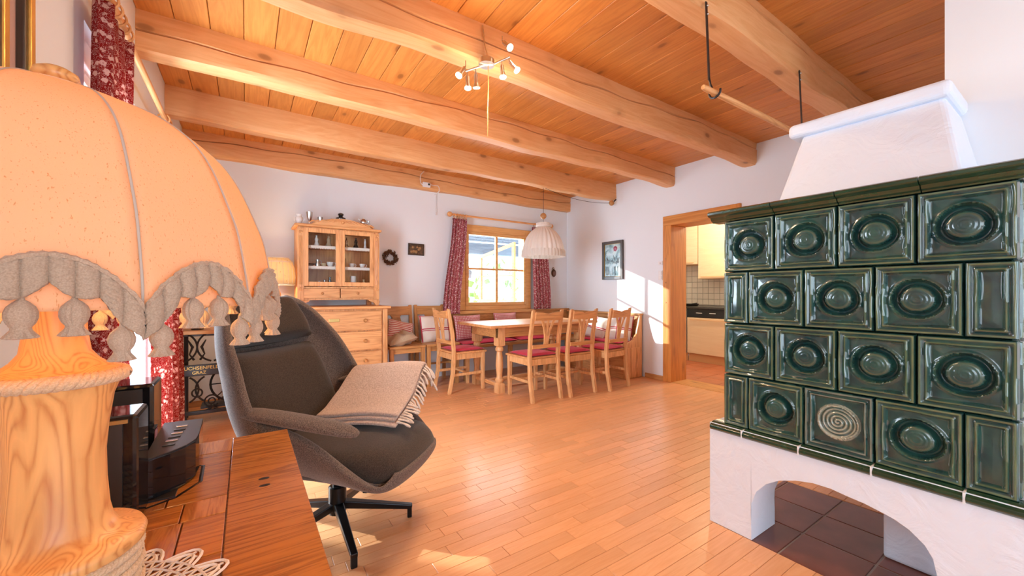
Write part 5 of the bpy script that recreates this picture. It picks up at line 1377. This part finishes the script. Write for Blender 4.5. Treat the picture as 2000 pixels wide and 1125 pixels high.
# crochet trim: scalloped band with ribs and lobes
def trim_pt(u, v):
    a = A0 + u * 2 * pi; k = (u * NP) % 1.0; sc_ = sin(pi * k)
    zt_ = .452 + .060 * sc_ ** .75; lob = abs(sin(4 * pi * (k) )) ; zb_ = zt_ - .027 - .012 * lob - .006 * (1 - sc_)
    z = zb_ + (zt_ - zb_) * v
    rib = abs(sin(pi * NP * 8 * u)) ** .6
    r_ = (.2735 + .0040 * sin(pi * min(1, v * 1.05)) + .0075 * rib * (1 - .35 * v)) * (chord(a) * .7 + .3) + .0013 * sin(v * 46 + 3.2 * sin(2 * pi * NP * 8 * u))
    return (r_ * cos(a), r_ * sin(a), z)
MB().grid(trim_pt, NP * 88, 18, closeu=True).build('crochet_trim', M['yarn'], lp, smooth=True, solid=.003)
mb = MB()
mb.tube([(lambda p: (p[0] * 1.006, p[1] * 1.006, p[2] + .001))(trim_pt(k / 480, 1.0)) for k in range(480)], [.0024 + .0012 * (k % 2) for k in range(480)], 5, closed=True)
mb.build('trim_edge', M['yarn'], lp, smooth=60)
ts = MB()
def tmod(a, j): return 1 + (.10 * abs(sin(7 * a)) ** .6 * 1.9 if 1 < j < 9 else .12 * sin(11 * a))
ts.lathe([(.0022, .004), (.003, -.001), (.006, -.004), (.0105, -.010), (.0125, -.017), (.0125, -.024), (.0105, -.031), (.0075, -.036), (.008, -.039), (.0125, -.045), (.015, -.049), (.012, -.050), (.004, -.047)], n=40, mod=tmod)
t0_ = None
for p in range(NP):
    for k in range(4):
        u = (p + (k + .5) / 4) / NP; q = trim_pt(u, 0)
        if t0_ is None: t0_ = ts.build('tassel', M['yarn'], lp, smooth=60); o = t0_
        else: o = t0_.copy(); COL.objects.link(o); o.parent = lp
        o.location = (q[0], q[1], q[2] - .001); o.rotation_euler[2] = u * 6 + k; o.scale = (.78, .78, .78)
MB().ball((0, 0, .62), .032, 16, (1, 1, 1.3)).build('bulb', M['bulb'], lp, smooth=60)
light('table_lamp_light', 'POINT', (LC[0], LC[1], LZ + .56), 7.5, (1, .60, .25), radius=.035)

# loudspeakers and radio
def speaker(label, x0, x1, y0, y1, z1, strip):
    s = thing('loudspeaker', label, 'speaker', ((x0 + x1) / 2, (y0 + y1) / 2, DZ), group=None)
    wpart(B(x0, x1, y0, y1, DZ + .004, z1), 'cabinet', M['gloss'], s, bevel=.008)
    wpart(B(x0 + .012, x1 - .022, y0 - .004, y0, DZ + .02, z1 - .012), 'front_grille', M['blackp'], s)
    if strip: wpart(B(x0 + .012, x1 - .014, y0 - .006, y0 - .001, z1 - .014, z1 - .007), 'trim_strip', M['brass'], s)
    for xx in (x0 + .02, x1 - .02):
        wpart(B(xx - .008, xx + .008, y0 + .01, y0 + .03, DZ, DZ + .005), 'foot', M['blackp'], s)
    return s
speaker('glossy black loudspeaker nearest the lamp column on the desk', -.385, -.180, 1.085, 1.195, .875, True)
speaker('glossy black loudspeaker further back, beside the curtain', -.425, -.203, 1.412, 1.537, .878, False)
rd = thing('stereo_unit', 'matt black stereo unit with buttons on top, right of the loudspeakers', 'stereo', (-.15, 1.37, DZ))
fp = [(-.193, 1.212), (-.177, 1.22), (-.149, 1.244), (-.123, 1.274), (-.107, 1.314), (-.104, 1.37), (-.106, 1.515), (-.196, 1.525)]
wpart(MB().prism([(x, y) for x, y in fp], DZ + .004, .738, 'XY'), 'body', M['gloss'], rd, bevel=.003)
wpart(MB().prism([(x, y) for x, y in fp], .7382, .741, 'XY'), 'top_plate', M['blackp'], rd)
for k in range(6): wpart(B(-.171 + .002 * k, -.146 + .002 * k, 1.29 + .032 * k, 1.301 + .032 * k, .741, .7435), 'button', M['pewter'] if k % 2 else M['blackp'], rd, bevel=.001)
wpart(B(-.187, -.137, 1.214, 1.30, DZ, DZ + .004), 'foot', M['blackp'], rd)
wc = thing('wall_cable', 'thin black cable on the wall behind the big lamp', 'cable', (XL, 1.2, .8))
wpart(MB().tube([(XL + .004, .95, .66), (XL + .004, 1.02, .76), (XL + .004, 1.10, .83), (XL + .004, 1.3, .85)], .003, 6), 'cable', M['blackp'], wc, smooth=60)

# ================================================================== OUTSIDE THE BENCH WINDOW
g = B(-14, 16, YB + .31, 24, -.3, -.12).build('ground', M['snow']); skind(g, 'snowy ground outside the window', 'ground')
pr_ = struct('porch', 'grey roofed porch outside the bench window', 'porch')
for k in range(12): B(2.95, 6.6, 5.27 + .17 * k, 5.27 + .17 * k + .165, 2.42 - .02 * k, 2.44 - .02 * k).build('roof_board', M['greywood'], pr_)
B(2.95, 6.6, 7.25, 7.4, 1.93, 2.16).build('roof_beam', M['greywood'], pr_, bevel=.01)
B(3.52, 3.64, 7.26, 7.39, -.12, 1.93).build('post', M['old'], pr_, bevel=.01)
B(5.3, 5.42, 7.26, 7.39, -.12, 1.93).build('post', M['greywood'], pr_, bevel=.01)
tr_ = struct('sun_block_roof', 'boarded roof over the terrace on the left', 'roof')  # added out of view: blocks sun from the stove, leaves the floor patches
for k in range(16): MB().bar((-.84 - .192 * k, -.5, 2.34 - .016 * k), (-.84 - .192 * k, 6.6, 2.34 - .016 * k), .19, .02).build('roof_board', M['greywood'], tr_)
for y_ in (0, 6.4): B(-3.85, -3.73, y_, y_ + .12, -.12, 2.08).build('post', M['greywood'], tr_)
skind(B(-14, XL - .33, -8, YB + .31, -.3, -.12).build('ground', M['snow']), 'snowy ground beside the terrace door', 'ground')
oc = thing('open_casement', 'open wooden casement seen outside through the bench window', 'casement', (3.62, 5.3, .95), 108)
m = MB().box(0, .05, -.02, .02, 0, .98).box(.72, .77, -.02, .02, 0, .80).bar((0, 0, .97), (.77, 0, .78), .045, .05).box(.05, .72, -.02, .02, 0, .06)
m.build('frame', M['winframe'], oc, bevel=.003); B(.37, .40, -.012, .012, .06, .86).build('glazing_bar', M['winframe'], oc); B(.05, .72, -.012, .012, .44, .465).build('glazing_bar', M['winframe'], oc)
MB().prism([(.05, .05), (.72, .05), (.72, .78), (.05, .94)], -.002, .002, 'XZ').build('pane', M['glass'], oc)
ln = thing('porch_lantern', 'small dark lantern hanging outside behind the left window panes', 'lantern', (3.02, 5.75, 1.36))
MB().lathe([(.03, 0), (.045, .01), (.05, .09), (.062, .10), (.03, .13), (.008, .15)], n=6).build('cage', M['greywood'], ln); MB().tube([(0, 0, .15), (0, 0, .19), (-.03, 0, .2), (-.05, 0, .12), (-.055, 0, -.03)], .006, 6).build('bracket', M['iron'], ln)
m = MB(); r = random.Random(8)
for k in range(260):
    c = Vector((r.uniform(1, 9), r.uniform(12, 13), r.uniform(-.1, 2.3))); d_ = Vector((r.uniform(-1, 1), r.uniform(-1, 1), r.uniform(-1, 1))) * .22
    e_ = Vector((r.uniform(-1, 1), r.uniform(-1, 1), r.uniform(-1, 1))) * .18; m.add([tuple(c), tuple(c + d_), tuple(c + d_ + e_), tuple(c + e_)], [(0, 1, 2, 3)])
hd = m.build('hedge', M['leaf'], kind='stuff'); tag(hd, 'yellow-green hedge far outside the bench window', 'hedge')
